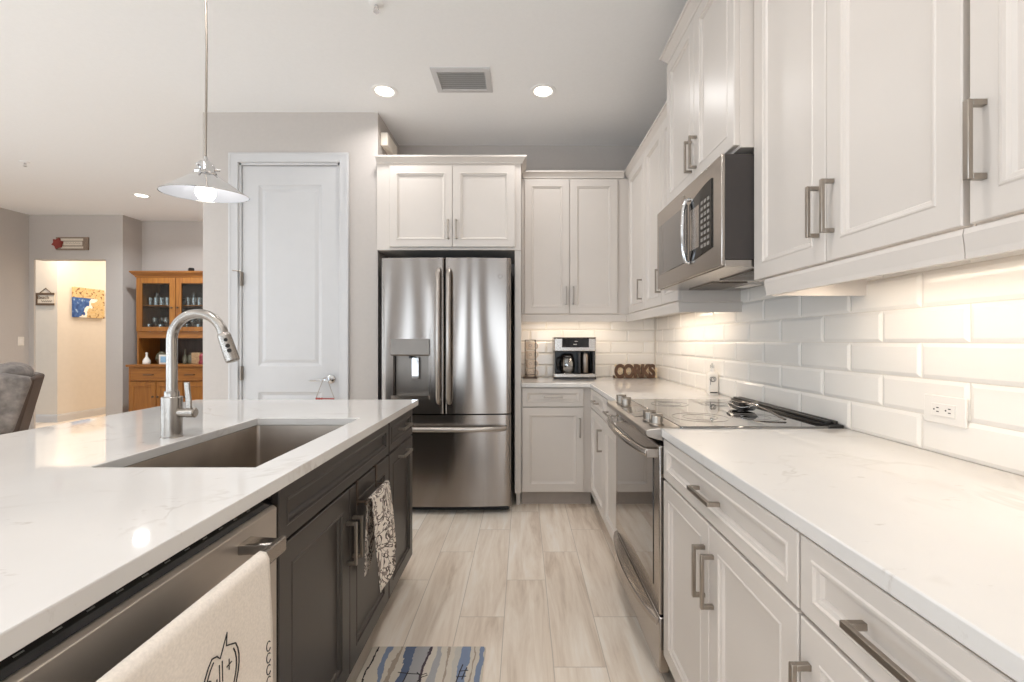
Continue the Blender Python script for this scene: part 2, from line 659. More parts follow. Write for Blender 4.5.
# pantry block with the door opening
DX0, DX1, DZ1 = -2.093, -1.350, 2.535
sbox('wall_pantry', 'wall_paint', (XP0, YP, 0, DX0, YP + T, CEIL), (DX1, YP, 0, XP1, YP + T, CEIL), (DX0, YP, DZ1, DX1, YP + T, CEIL))
sbox('wall_pantry_side', 'wall_paint', (XP1 - T, YP + T, 0, XP1, YB, CEIL))
sbox('wall_pantry_left', 'wall_paint', (XP0, YP + T, 0, XP0 + T, YA + T, CEIL))
sbox('wall_alcove', 'wall_paint', (XA, YA, 0, XP0, YA + T, CEIL))
sbox('wall_alcove_side', 'wall_paint', (XA - T, YF + T, 0, XA, YA + T, CEIL))
HO0, HO1, HOZ = -6.535, -5.575, 2.312
sbox('wall_hall_front', 'wall_paint', (XL - 0.02, YF, 0, HO0, YF + 0.02, CEIL), (HO1, YF, 0, XA, YF + T, CEIL), (HO0, YF, HOZ, HO1, YF + T, CEIL))
sbox('wall_hall_end', 'hall_paint', (-8.5, 6.75, 0, -7.0, 6.87, CEIL))
sbox('wall_hall_side', 'hall_paint', (-7.12, 6.87, 0, -7.0, 9.5, CEIL))
sbox('wall_hall_right', 'hall_paint', (XA - T, YA + T, 0, XA, 9.5, CEIL))
sbox('wall_hall_back', 'hall_paint', (-7.0, 9.4, 0, XA - T, 9.5, CEIL))
# living-room wall and rear wall with their openings
wl = MB()
prev = YR
for yy in (-2.6, -0.6, 1.4):
    wl.box(XL - T, prev, 0, XL, yy - 0.7, CEIL)
    wl.box(XL - T, yy - 0.7, 0, XL, yy + 0.7, 0.2)
    wl.box(XL - T, yy - 0.7, 2.5, XL, yy + 0.7, CEIL)
    prev = yy + 0.7
wl.box(XL - T, prev, 0, XL, YF, CEIL)
struct(wl.build('wall_left', 'wall_paint'))
wr = MB()
prev = XL
for xx in REAR:
    wr.box(prev, YR - T, 0, xx - 0.26, YR, CEIL)
    wr.box(xx - 0.26, YR - T, 2.4, xx + 0.26, YR, CEIL)
    prev = xx + 0.26
wr.box(prev, YR - T, 0, XW, YR, CEIL)
struct(wr.build('wall_rear', 'wall_paint'))
k = 0
for xx in REAR:
    k += 1
    w = MB()
    for a, b in ((xx - 0.26, xx - 0.21), (xx + 0.21, xx + 0.26)):
        w.box(a, YR - 0.08, 0.02, b, YR - 0.02, 2.4)
    w.box(xx - 0.21, YR - 0.08, 2.34, xx + 0.21, YR - 0.02, 2.4)
    w.box(xx - 0.21, YR - 0.08, 0.02, xx + 0.21, YR - 0.02, 0.1)
    struct(w.build('window_%d' % k, 'trim_white'))
for yy in (-2.6, -0.6, 1.4):
    k += 1
    w = MB()
    for a, b in ((yy - 0.7, yy - 0.65), (yy + 0.65, yy + 0.7)):
        w.box(XL - 0.08, a, 0.2, XL - 0.02, b, 2.5)
    w.box(XL - 0.08, yy - 0.65, 2.44, XL - 0.02, yy + 0.65, 2.5)
    w.box(XL - 0.08, yy - 0.65, 0.2, XL - 0.02, yy + 0.65, 0.26)
    struct(w.build('window_%d' % k, 'trim_white'))

BB = [(0, 0), (0.014, 0), (0.014, 0.09), (0.008, 0.115), (0, 0.118)]
mb = MB()
mb.sweep([(-8.4, 6.75), (-7.0, 6.75), (-7.0, 9.4)], BB)
struct(mb.build('baseboard_hall', 'trim_white'))
mb = MB()
mb.sweep([(XL, -1.8 + 3.95), (XL, YF)], BB)
mb.sweep([(HO1 + 0.0, YF), (XA, YF), (XA, YA)], BB)
struct(mb.build('baseboard_living', 'trim_white'))
mb = MB()
mb.sweep([(XP0, YP), (DX0 - 0.07, YP)], BB)
mb.sweep([(DX1 + 0.075, YP), (XP1, YP)], BB)
struct(mb.build('baseboard_pantry', 'trim_white'))

# pantry door and its casing
cs = MB()
prof = [(0, 0), (0.0, 0.072), (0.006, 0.074), (0.012, 0.06), (0.014, 0.03), (0.012, 0.01), (0.016, 0.004), (0.016, 0)]


def casing(mb, pts, w, t):
    # flat stepped casing around an opening, in the plane y = YP, mitred
    (x0, x1, z1) = pts
    steps = [(0.0, 0.006), (0.004, 0.013), (0.05, 0.016), (0.056, 0.020), (w - 0.004, 0.020), (w, 0.016), (w, 0.0)]
    rings = []
    for px, pz, sx in ((x0, 0.0, -1), (x0, z1, -1), (x1, z1, 1), (x1, 0.0, 1)):
        ring = [(px, YP, pz)] + [(px + sx * o, YP - h, pz + (o if pz > 0 else 0)) for o, h in steps]
        rings.append(ring)
    mb.loft(rings)


casing(cs, (DX0, DX1, DZ1), 0.07, 0.02)
cs.box(DX0, YP, 0, DX0 + 0.016, YP + T, DZ1)
cs.box(DX1 - 0.016, YP, 0, DX1, YP + T, DZ1)
cs.box(DX0, YP, DZ1 - 0.016, DX1, YP + T, DZ1)
struct(cs.build('trim_1', 'trim_white', smooth=True, angle=30))

dx0, dx1 = DX0 + 0.018, DX1 - 0.019
dd = MB()
yd = YP + 0.012


def door_face(mb, x0, x1, z0, z1, panels):
    zs = [z0] + [z for p in panels for z in (p[1], p[3])] + [z1]
    px0, px1 = panels[0][0], panels[0][2]
    mb.box(x0, yd, z0, px0, yd + 0.035, z1)
    mb.box(px1, yd, z0, x1, yd + 0.035, z1)
    for a, b in ((zs[0], zs[1]), (zs[2], zs[3]), (zs[4], zs[5])):
        mb.box(px0, yd, a, px1, yd + 0.035, b)
    for p in panels:
        rings = []
        for i, d in ((0, 0.0), (0.006, 0.004), (0.022, 0.010), (0.028, 0.010), (0.05, 0.004)):
            rings.append([(p[0] + i, yd + d, p[1] + i), (p[2] - i, yd + d, p[1] + i), (p[2] - i, yd + d, p[3] - i), (p[0] + i, yd + d, p[3] - i)])
        mb.loft(rings, cap0=False)


door_face(dd, dx0, dx1, 0.012, DZ1 - 0.02, [(-1.957, 0.25, -1.49, 0.845), (-1.957, 1.035, -1.49, 2.375)])
door = struct(dd.build('door_1', 'trim_white'))
lv = MB()
lv.lathe([(0.033, 0), (0.033, -0.008), (0.026, -0.014), (0.014, -0.018), (0.012, -0.045), (0.014, -0.05), (0.012, -0.056)], (-1.421, yd, 0.94), 24, 'y')
lv.tube([(-1.421, yd - 0.048, 0.94), (-1.46, yd - 0.052, 0.938), (-1.53, yd - 0.05, 0.934), (-1.555, yd - 0.048, 0.933)], [0.009, 0.009, 0.007, 0.006], 10)
lv.build('door_lever', 'chrome', door, smooth=True)
for z in (1.68, 0.985, 0.25):
    hg = MB()
    hg.box(DX0 + 0.008, YP - 0.004, z - 0.05, DX0 + 0.026, yd + 0.001, z + 0.05)
    hg.cyl((DX0 + 0.017, YP - 0.008, z - 0.052), (DX0 + 0.017, YP - 0.008, z + 0.052), 0.007, n=10)
    if z > 1.5:
        hg.tube([(DX0 + 0.017, YP - 0.008, 1.735), (DX0 - 0.02, YP - 0.05, 1.735)], 0.004, 8)
    hg.build('hinge', 'nickel', door, smooth=True)

# ------------------------------------------------------------------ backsplash tiles (bevelled subway tile)
TL, TH = 0.279, 0.101


def tiles(place, u0, u1, z0, z1, phase, g=0.0012, cut=0.0):
    """place(u, z, out) -> point. Bevelled tiles in half bond; phase(row) = u of one joint."""
    mb = MB()
    row = 0
    z = z0
    while z < z1 - 0.005:
        zt = min(z + TH, z1)
        ph = phase + (TL / 2 if row % 2 else 0)
        u = ph - math.ceil((ph - u0) / TL) * TL
        while u < u1:
            a, b = max(u, u0), min(u + TL, u1)
            if b - a > 0.012:
                bev = 0.011
                ring = lambda i, o: [place(a + g + i, z + g + i, o), place(b - g - i, z + g + i, o), place(b - g - i, zt - g - i, o), place(a + g + i, zt - g - i, o)]
                ii = min(bev, (b - a) / 3, (zt - z) / 3)
                mb.loft([ring(0, 0.0), ring(0, 0.003), ring(ii, 0.0075)], cap0=False)
            u += TL
        z = zt
        row += 1
    return mb


CT = 0.914                       # worktop height
tb = tiles(lambda u, z, o: (u, YB - 0.002 - o, z), -0.03, XW - 0.01, CT, 1.425, -0.03 + 0.23)
struct(tb.build('wall_backsplash_back', 'tile_white'))
sbox('wall_backsplash_back_grout', 'grout', (-0.03, YB - 0.0035, CT, XW - 0.0035, YB, 1.425))
tr = tiles(lambda u, z, o: (XW - 0.002 - o, u, z), -0.3, YB - 0.01, CT, 1.50, 1.562)
struct(tr.build('wall_backsplash_right', 'tile_white'))
sbox('wall_backsplash_right_grout', 'grout', (XW - 0.0035, -0.3, CT, XW, YB - 0.0035, 1.50))

# ------------------------------------------------------------------ cabinets
PULL = 0.14


def pull(parent, kind, x, z, mat, yf, length=PULL):
    mb = MB()
    h, s, w = length / 2, 0.034, 0.0055
    if kind == 'v':
        mb.box(x - w, yf - s, z - h, x + w, yf - s + 0.009, z + h)
        for q in (-1, 1):
            c = z + q * (h - w)
            mb.box(x - w, yf - s + 0.009, c - w, x + w, yf, c + w)
    else:
        mb.box(x - h, yf - s, z - w, x + h, yf - s + 0.009, z + w)
        for q in (-1, 1):
            c = x + q * (h - w)
            mb.box(c - w, yf - s + 0.009, z - w, c + w, yf, z + w)
    return mb.build('handle', mat, parent, bevel=0.0012)


CROWN = [(0, 0), (0.010, 0), (0.012, 0.010), (0.034, 0.036), (0.040, 0.038), (0.040, 0.050), (0, 0.050)]
CROWN_BIG = [(a * 1.05, b * 1.15) for a, b in CROWN]
RAIL = [(0.0, 0), (0.0, 0.055), (0.014, 0.055), (0.016, 0.045), (0.012, 0.012), (0.012, 0)]
FT = 0.02                        # thickness of doors and drawer fronts


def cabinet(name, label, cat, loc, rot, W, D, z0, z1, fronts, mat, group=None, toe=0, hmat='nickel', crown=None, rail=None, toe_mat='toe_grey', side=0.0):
    """local x along the front, front at y=0 facing -y, doors stand out to -FT"""
    t = thing(name, label, cat, loc, rot, group)
    mb = MB()
    if toe:
        mb.box(0, 0, toe, W, D, z1)
    else:
        mb.box(0, 0, z0, W, D, z1)
    mb.build('body', mat, t, bevel=0.001, seg=1)
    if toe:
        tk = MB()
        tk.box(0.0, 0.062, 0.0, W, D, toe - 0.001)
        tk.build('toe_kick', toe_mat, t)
    for fr in fronts:
        kind, x0, zz0, x1, zz1, hd = fr[:6]
        rl = fr[6] if len(fr) > 6 else (0.055 if kind == 'door' else 0.034)
        d = MB()
        d.panel(x0, zz0, x1, zz1, -FT, FT - 0.0005, rl)
        o = d.build(kind, mat, t)
        if hd:
            pull(o, hd[0], hd[1], hd[2], hmat, -FT)
    if crown:
        c = MB()
        c.sweep(crown[0], [(o, z + crown[1]) for o, z in crown[2]])
        c.build('crown_moulding', mat, t)
    if rail:
        c = MB()
        c.sweep(rail[0], [(o, z + rail[1]) for o, z in RAIL])
        c.build('light_rail', mat, t)
    return t


R_ = -PI / 2
L_ = PI / 2
BX = 0.513                       # carcass front of the right-hand base run
ZT = 0.884                       # top of base carcasses
DR0, DR1, DO0, DO1 = 0.742, 0.878, 0.118, 0.734
TOE = 0.108
gb = 'white base cabinets'
WB = XW - BX - 0.005
# right run, towards the camera
W1 = 0.777
cabinet('base_cabinet', 'white base cabinet right of the range with one wide drawer over a pair of doors', 'cabinet', (BX, 1.580, 0), R_, W1, WB, 0, ZT,
        [('drawer', 0.004, DR0, W1 - 0.003, DR1, ('h', W1 / 2, 0.812)),
         ('door', 0.004, DO0, W1 / 2 - 0.0015, DO1, ('v', W1 / 2 - 0.028, 0.598)),
         ('door', W1 / 2 + 0.0015, DO0, W1 - 0.003, DO1, ('v', W1 / 2 + 0.028, 0.598))], 'cabinet_white', gb, TOE)
W2 = 0.475
cabinet('base_cabinet', 'white base cabinet nearest the camera on the right with a single door under its drawer', 'cabinet', (BX, 0.802, 0), R_, W2, WB, 0, ZT,
        [('drawer', 0.003, DR0, W2 - 0.003, DR1, ('h', W2 / 2 - 0.018, 0.812)),
         ('door', 0.003, DO0, W2 - 0.003, DO1, ('v', 0.030, 0.598))], 'cabinet_white', gb, TOE)
# right run, beyond the range
YC = 3.305                       # carcass front of the back run
WA = YC - 2.338
s = 2.338 + 0.0                  # near end
xs = YC - 2.735                  # seam, local
cabinet('base_cabinet', 'white base cabinet between the range and the corner with two drawers and two doors', 'cabinet', (BX, YC, 0), R_, WA, WB, 0, ZT,
        [('drawer', 0.045, DR0, xs - 0.002, DR1, ('h', 0.31, 0.812)),
         ('drawer', xs + 0.002, DR0, WA - 0.003, DR1, ('h', (xs + WA) / 2 + 0.01, 0.812)),
         ('door', 0.045, DO0, xs - 0.002, DO1, ('v', xs - 0.07, 0.598)),
         ('door', xs + 0.002, DO0, WA - 0.003, DO1, None)], 'cabinet_white', gb, TOE)
XB0 = -0.012
WBk = 1.13 - XB0
cabinet('base_cabinet', 'white base cabinet under the coffee maker between fridge panel and corner', 'cabinet', (XB0, YC + 0.003, 0), 0, BX - 0.003 - XB0, YB - YC - 0.008, 0, ZT,
        [('drawer', 0.008, DR0, 0.456, DR1, ('h', 0.232, 0.812)),
         ('door', 0.008, DO0, 0.456, DO1, ('v', 0.428, 0.588))], 'cabinet_white', gb, TOE)
# upper cabinets
UX = 0.83                        # carcass front of right uppers (doors at 0.81)
UD = XW - UX - 0.004
UB, UT = 1.43, 2.495
gu = 'white upper cabinets'
cabinet('upper_cabinet', 'large white two-door upper cabinet on the right beside the microwave', 'cabinet', (UX, 1.580, 0), R_, 0.756, UD, UB, UT,
        [('door', 0.004, UB + 0.004, 0.3765, UT - 0.01, ('v', 0.3765 - 0.028, 1.575)), ('door', 0.3795, UB + 0.004, 0.751, UT - 0.01, ('v', 0.3795 + 0.028, 1.575))],
        'cabinet_white', gu, crown=([(0, 0), (0.756, 0)], UT, CROWN), rail=([(0.095, UD), (0.095, -0.008), (0.756, -0.008)], UB - 0.058))
cabinet('upper_cabinet', 'white single-door upper cabinet at the right picture edge', 'cabinet', (UX, 0.822, 0), R_, 0.475, UD, UB, UT,
        [('door', 0.006, UB + 0.004, 0.470, UT - 0.01, ('v', 0.034, 1.575))],
        'cabinet_white', gu, crown=([(0, 0), (0.475, 0)], UT, CROWN), rail=([(0.0, -0.008), (0.475, -0.008)], UB - 0.058))
MX = 0.766                       # deeper cabinet over the microwave
MT = 2.665
cabinet('upper_cabinet', 'raised white two-door cabinet directly above the microwave', 'cabinet', (MX, 2.338, 0), R_, 0.756, XW - MX - 0.004, 1.905, MT,
        [('door', 0.006, 1.915, 0.3765, MT - 0.02, ('v', 0.3765 - 0.026, 2.035)), ('door', 0.3795, 1.915, 0.750, MT - 0.02, ('v', 0.3795 + 0.026, 2.035))],
        'cabinet_white', gu, crown=([(0, 0.37), (0, 0), (0.756, 0), (0.756, 0.37)], MT, CROWN_BIG))
UYC = 3.52                       # carcass front of back uppers
fa = 3.44 - 2.99
cabinet('upper_cabinet', 'white upper cabinet running from the microwave back into the corner', 'cabinet', (UX, UYC - 0.001, 0), R_, UYC - 0.001 - 2.342, UD, UB, UT,
        [('door', 0.07, UB + 0.004, 0.524, UT - 0.01, ('v', 0.524 - 0.07, 1.575)), ('door', 0.528, UB + 0.004, 0.895, UT - 0.01, ('v', 0.875, 1.575)),
         ('door', 0.899, UB + 0.004, 1.172, UT - 0.01, None)],
        'cabinet_white', gu, crown=([(-0.012 - 0.04 + 0.045, 0), (1.177, 0)], UT, CROWN), rail=([(0.012, -0.008), (1.177, -0.008), (1.177, UD)], UB - 0.058))
cabinet('upper_cabinet', 'white two-door upper cabinet on the back wall above the coffee maker', 'cabinet', (-0.012, UYC, 0), 0, UX + 0.012 - 0.002, YB - UYC - 0.004, UB, UT,
        [('door', 0.024, UB + 0.004, 0.374, UT - 0.01, ('v', 0.374 - 0.026, 1.575)), ('door', 0.377, UB + 0.004, 0.750, UT - 0.01, ('v', 0.377 + 0.026, 1.575))],
        'cabinet_white', gu, crown=([(0.0, 0), (UX - 0.03, 0)], UT, CROWN), rail=([(0.0, -0.008), (UX - 0.01, -0.008)], UB - 0.058))
FX0, FX1, FY = -1.066, -0.014, 3.275
FWd = FX1 - FX0
rc_ = cabinet('refrigerator_cabinet', 'white two-door cabinet bridging over the refrigerator', 'cabinet', (FX0, FY, 0), 0, FWd, YB - FY - 0.004, 1.885, 2.515,
        [('door', 0.095, 1.905, 0.5525, 2.495, ('v', 0.5525 - 0.028, 2.03)), ('door', 0.5555, 1.905, 1.008, 2.495, ('v', 0.5555 + 0.028, 2.03))],
        'cabinet_white', gu, crown=([(0.0, 0), (FWd, 0), (FWd, 0.20)], 2.513, CROWN))
mb = MB()
mb.box(-0.060 - FX0, 0.010, 0.108, -0.0145 - FX0, YB - FY - 0.004, 1.8845)
mb.box(-0.050 - FX0, 0.070, 0.0, -0.020 - FX0, YB - FY - 0.004, 0.108)
mb.build('side_panel', 'cabinet_white', rc_, bevel=0.001, seg=1)

# worktops
def slab(polys_fn, name, label, origin, bevel=0.003):
    mb = MB()
    polys_fn(mb)
    return tag(mb.build(name, 'quartz', bevel=bevel, origin=origin), label, 'countertop')


XE = 0.487
slab(lambda mb: mb.box(XE, 0.31, ZT + 0.0005, XW - 0.004, 1.581, CT), 'countertop', 'white quartz countertop in the right foreground under the wall outlet', (0.82, 0.95, ZT))


def corner_top(mb):
    mb.prism([(XE, 2.339), (XW - 0.004, 2.339), (XW - 0.004, YB - 0.004), (-0.0125, YB - 0.004), (-0.0125, 3.262), (XE, 3.262)], 'z', ZT + 0.0005, CT)


slab(corner_top, 'countertop', 'L-shaped white quartz countertop in the back corner beyond the range', (0.6, 3.3, ZT))

# island
IX0, IX1, IY0, IY1 = -1.72, -0.550, 0.30, 2.362
SX0, SX1, SY0, SY1 = -1.061, -0.652, 1.097, 1.795


def island_top(mb):
    o = [(IX0, IY0), (IX1, IY0), (IX1, IY1), (IX0, IY1)]
    h = [(SX0, SY0), (SX1, SY0), (SX1, SY1), (SX0, SY1)]
    zt, zb = CT, ZT + 0.0005
    vs = [(x, y, z) for z in (zb, zt) for ring in (o, h) for x, y in ring]
    fs = []
    for i in range(4):
        j = (i + 1) % 4
        fs += [(8 + i, 8 + j, 12 + j, 12 + i), (i, 4 + i, 4 + j, j), (i, j, 8 + j, 8 + i), (4 + i, 12 + i, 12 + j, 4 + j)]
    mb.add(vs, fs)


slab(island_top, 'countertop', 'long white veined quartz island countertop with the sink cut into it', (-1.1, 1.3, ZT))

IFX = -0.592                     # carcass front of the island run (doors at -0.572)
ID = 0.58
gd = 'dark island cabinets'
WS = 0.868
# the sink base is an open carcass: sides, floor and rails only, so the bowl hangs in it
t = thing('sink_cabinet', 'dark brown island cabinet under the sink with a wide false drawer and two doors', 'cabinet', (IFX, 1.049, 0), L_, gd)
mb = MB()
mb.box(0, 0, TOE, 0.018, ID, ZT)
mb.box(WS - 0.018, 0, TOE, WS, ID, ZT)
mb.box(0.018, 0, TOE, WS - 0.018, ID, TOE + 0.02)
mb.box(0.018, ID - 0.012, TOE + 0.02, WS - 0.018, ID, ZT)
mb.box(0.018, 0, 0.72, WS - 0.018, 0.018, ZT)
mb.box(WS / 2 - 0.02, 0, TOE + 0.02, WS / 2 + 0.02, 0.018, 0.72)
mb.build('body', 'cabinet_dark', t)
mb = MB()
mb.box(0, 0.062, 0, WS, ID, TOE - 0.001)
mb.build('toe_kick', 'cabinet_dark', t)
d = MB()
d.panel(0.004, DR0, WS - 0.004, DR1, -FT, FT - 0.0005, 0.036)
d.build('drawer_front', 'cabinet_dark', t)
for x0, x1, hx in ((0.004, WS / 2 - 0.0015, WS / 2 - 0.026), (WS / 2 + 0.0015, WS - 0.004, WS / 2 + 0.026)):
    d = MB()
    d.panel(x0, DO0, x1, DO1, -FT, FT - 0.0005, 0.06)
    o = d.build('door', 'cabinet_dark', t)
    pull(o, 'v', hx, 0.565, 'nickel', -FT)
WN = 2.335 - 1.918
cabinet('base_cabinet', 'narrow dark brown pull-out cabinet at the refrigerator end of the island', 'cabinet', (IFX, 1.918, 0), L_, WN, ID, 0, ZT,
        [('drawer', 0.004, DR0, WN - 0.012, DR1, ('h', WN / 2, 0.818)), ('door', 0.004, DO0, WN - 0.012, DO1, ('h', WN / 2, 0.692))], 'cabinet_dark', gd, TOE, toe_mat='cabinet_dark')
mb = MB()
mb.box(-1.36, 0.34, 0, IFX - ID - 0.003, 2.335, ZT)
tag(mb.build('island_back_wall', 'cabinet_dark', origin=(-1.27, 1.3, 0)), 'dark brown panelled back of the kitchen island facing the living room', 'panel')
mb = MB()
mb.box(IFX - ID - 0.002, 0.34, 0, IFX, 0.437, ZT)
tag(mb.build('island_end_panel', 'cabinet_dark', origin=(-0.88, 0.39, 0)), 'dark brown island end panel on the camera side of the dishwasher', 'panel')

# ------------------------------------------------------------------ sink and faucet
t = thing('kitchen_sink', 'rectangular stainless steel undermount sink set in the island', 'sink', ((SX0 + SX1) / 2, (SY0 + SY1) / 2, 0.66))
cx, cy = (SX0 + SX1) / 2, (SY0 + SY1) / 2
hw, hl = (SX1 - SX0) / 2, (SY1 - SY0) / 2
zt = ZT - 0.66
mb = MB()
rings = [rrect(-hw - 0.022, -hl - 0.022, hw + 0.022, hl + 0.022, 0.02, zt - 0.002), rrect(-hw - 0.022, -hl - 0.022, hw + 0.022, hl + 0.022, 0.02, zt),
         rrect(-hw - 0.004, -hl - 0.004, hw + 0.004, hl + 0.004, 0.014, zt), rrect(-hw - 0.003, -hl - 0.003, hw + 0.003, hl + 0.003, 0.014, zt - 0.004),
         rrect(-hw - 0.002, -hl - 0.002, hw + 0.002, hl + 0.002, 0.014, 0.022), rrect(-hw + 0.01, -hl + 0.01, hw - 0.01, hl - 0.01, 0.014, 0.008),
         rrect(-0.06, -0.06, 0.06, 0.06, 0.05, 0.003)]
mb.loft(rings, cap0=False)
mb.build('basin', 'sink_steel', t, smooth=True, angle=40, solid=0.0012)
mb = MB()
mb.lathe([(0.055, 0.004), (0.055, 0.007), (0.044, 0.008), (0.036, 0.003), (0.012, 0.003), (0.010, 0.012), (0.0, 0.013)], (0, 0, 0), 28)
mb.build('drain', 'drain_steel', t, smooth=True)

FXb, FYb = -1.127, 1.441
t = thing('kitchen_faucet', 'brushed steel gooseneck pull-down faucet behind the sink', 'faucet', (FXb, FYb, CT))
mb = MB()
mb.lathe([(0.031, 0), (0.031, 0.003), (0.0285, 0.004), (0.0285, 0.128), (0.027, 0.130), (0.0, 0.130)], n=36)
mb.build('base', 'faucet_steel', t, smooth=True)
mb = MB()
mb.lathe([(0.020, 0.130), (0.020, 0.146), (0.019, 0.148), (0.0, 0.148)], n=30)
mb.build('collar', 'faucet_steel', t, smooth=True)
ra = 0.084
pts = [(0, 0, 0.148), (0, 0, 0.20), (0, 0, 0.26), (0, 0, 0.312)]
for k in range(1, 19):
    a = math.radians(k * 9.2)
    pts.append((ra - ra * math.cos(a), 0, 0.312 + ra * math.sin(a)))
mb = MB()
mb.tube(pts, 0.0150, 18)
mb.build('neck', 'faucet_steel', t, smooth=True)
e = Vector(pts[-1])
dr = (Vector(pts[-1]) - Vector(pts[-2])).normalized()
mb = MB()
rs = [(0.0, 0.0155), (0.004, 0.0185), (0.012, 0.0190), (0.070, 0.0205), (0.092, 0.0205), (0.096, 0.0175), (0.097, 0.010)]
mb.tube([e + dr * q for q, _ in rs], [r for _, r in rs], 24)
sh = mb.build('spray_head', 'faucet_steel', t, smooth=True)
nrm = Vector((0, -1, 0))
mb = MB()
side = dr.cross(nrm)
for q, rr in ((0.022, 0.0055), (0.042, 0.0065), (0.058, 0.0065)):
    c = e + dr * q + Vector((0.55, -0.83, 0)).normalized() * 0.0185
    mb.cyl(c, c + Vector((0.55, -0.83, 0)).normalized() * 0.0035, rr, n=16)
mb.build('spray_button', 'black_plastic', sh, smooth=True)
mb = MB()
mb.tube([(0.02, 0, 0.078), (0.050, 0, 0.078), (0.051, 0, 0.078), (0.074, 0, 0.078), (0.077, 0, 0.078)], [0.0145, 0.0145, 0.0158, 0.0158, 0.012], 22)
mb.build('valve_barrel', 'faucet_steel', t, smooth=True)
mb = MB()
mb.prism([(0.046, 0.088), (0.064, 0.088), (0.062, 0.120), (0.056, 0.176), (0.040, 0.176), (0.045, 0.120)], 'y', -0.004, 0.004)
mb.build('lever', 'faucet_steel', t, bevel=0.002)

# ------------------------------------------------------------------ refrigerator
FRX, FRY = -0.543, 3.165
t = thing('refrigerator', 'stainless steel french-door refrigerator with ice dispenser and bottom freezer drawer', 'refrigerator', (FRX, FRY, 0))
FH = 1.806
mb = MB()
mb.box(-0.452, 0.085, 0.03, 0.452, 0.68, FH - 0.02)
mb.build('cabinet', 'dark_metal', t, bevel=0.004)
mb = MB()
mb.box(-0.44, 0.06, 0.012, 0.44, 0.085, 0.06)
mb.build('base_grille', 'black_plastic', t)
for x in (-0.40, 0.40):
    for y in (0.12, 0.62):
        fe = MB()
        fe.cyl((x, y, 0), (x, y, 0.03), 0.02, n=14)
        fe.build('foot', 'black_plastic', t)


def bow(x, w=0.46, b=0.022):
    return -b * (1 - (x / w) ** 2)


def fr_front(mb, x0, x1, z0, z1, depth=0.07, hole=None, n=14):
    """bowed door front, y in, rounded sides, optional recess hole (x0, z0, x1, z1, depth)"""
    xs = [x0 + (x1 - x0) * i / n for i in range(n + 1)]
    if hole:
        xs = sorted(set([x for x in xs if not (abs(x - hole[0]) < 0.012 or abs(x - hole[2]) < 0.012)] + [hole[0], hole[2]]))
    zs = [z0, z1] if not hole else [z0, hole[1], hole[3], z1]

    def Y(x):
        ed = min(x - x0, x1 - x)
        r = 0.014
        return bow(x) + (r - math.sqrt(max(0, r * r - (r - min(r, ed)) ** 2)) if ed < r else 0)
    xs2 = []
    for x in xs:
        xs2.append(x)
    for q in (0.002, 0.005, 0.009, 0.014):
        xs2 += [x0 + q, x1 - q]
    xs = sorted(set(xs2))
    base = len(mb.v)
    vs, fs = [], []
    idx = {}
    for i, x in enumerate(xs):
        for j, z in enumerate(zs):
            idx[i, j] = len(vs)
            vs.append((x, Y(x), z))
    for i in range(len(xs) - 1):
        for j in range(len(zs) - 1):
            if hole and j == 1 and xs[i] >= hole[0] - 1e-6 and xs[i + 1] <= hole[2] + 1e-6:
                continue
            fs.append((idx[i, j], idx[i + 1, j], idx[i + 1, j + 1], idx[i, j + 1]))
    nb = len(vs)
    # rim to the back
    for i, x in enumerate(xs):
        vs.append((x, depth, z0))
        vs.append((x, depth, z1))
    J = len(zs) - 1
    for i in range(len(xs) - 1):
        fs.append((idx[i, 0], nb + 2 * i, nb + 2 * i + 2, idx[i + 1, 0]))
        fs.append((idx[i, J], idx[i + 1, J], nb + 2 * i + 3, nb + 2 * i + 1))
        fs.append((nb + 2 * i, nb + 2 * i + 1, nb + 2 * i + 3, nb + 2 * i + 2))
    L = len(xs) - 1
    fs.append(tuple([idx[0, j] for j in range(J + 1)] + [nb + 1, nb]))
    fs.append(tuple([idx[L, j] for j in range(J, -1, -1)] + [nb + 2 * L, nb + 2 * L + 1]))
    if hole:
        hx = [i for i, x in enumerate(xs) if hole[0] - 1e-6 <= x <= hole[2] + 1e-6]
        h0 = len(vs)
        for i in hx:
            vs.append((xs[i], hole[4], hole[1]))
            vs.append((xs[i], hole[4], hole[3]))
        for q in range(len(hx) - 1):
            a, b = hx[q], hx[q + 1]
            fs.append((idx[a, 1], idx[b, 1], h0 + 2 * q + 2, h0 + 2 * q))
            fs.append((idx[a, 2], h0 + 2 * q + 1, h0 + 2 * q + 3, idx[b, 2]))
        fs.append((idx[hx[0], 1], h0, h0 + 1, idx[hx[0], 2]))
        e_ = h0 + 2 * (len(hx) - 1)
        fs.append((idx[hx[-1], 1], idx[hx[-1], 2], e_ + 1, e_))
    mb.add(vs, fs)


DZ0, SPL = 0.712, -0.006
hole = (-0.370, 0.826, -0.118, 1.235, 0.060)
mb = MB()
fr_front(mb, -0.458, SPL - 0.003, DZ0, FH, hole=hole)
ld = mb.build('door', 'steel', t, smooth=True, angle=40)
ld['label'] = 'left refrigerator door with water and ice dispenser'
mb = MB()
fr_front(mb, SPL + 0.003, 0.458, DZ0, FH)
rd = mb.build('door', 'steel', t, smooth=True, angle=40)
rd['label'] = 'right refrigerator door with round emblem'
mb = MB()
fr_front(mb, -0.458, 0.458, 0.060, DZ0 - 0.010, n=24)
fd = mb.build('freezer_drawer', 'steel', t, smooth=True, angle=40)
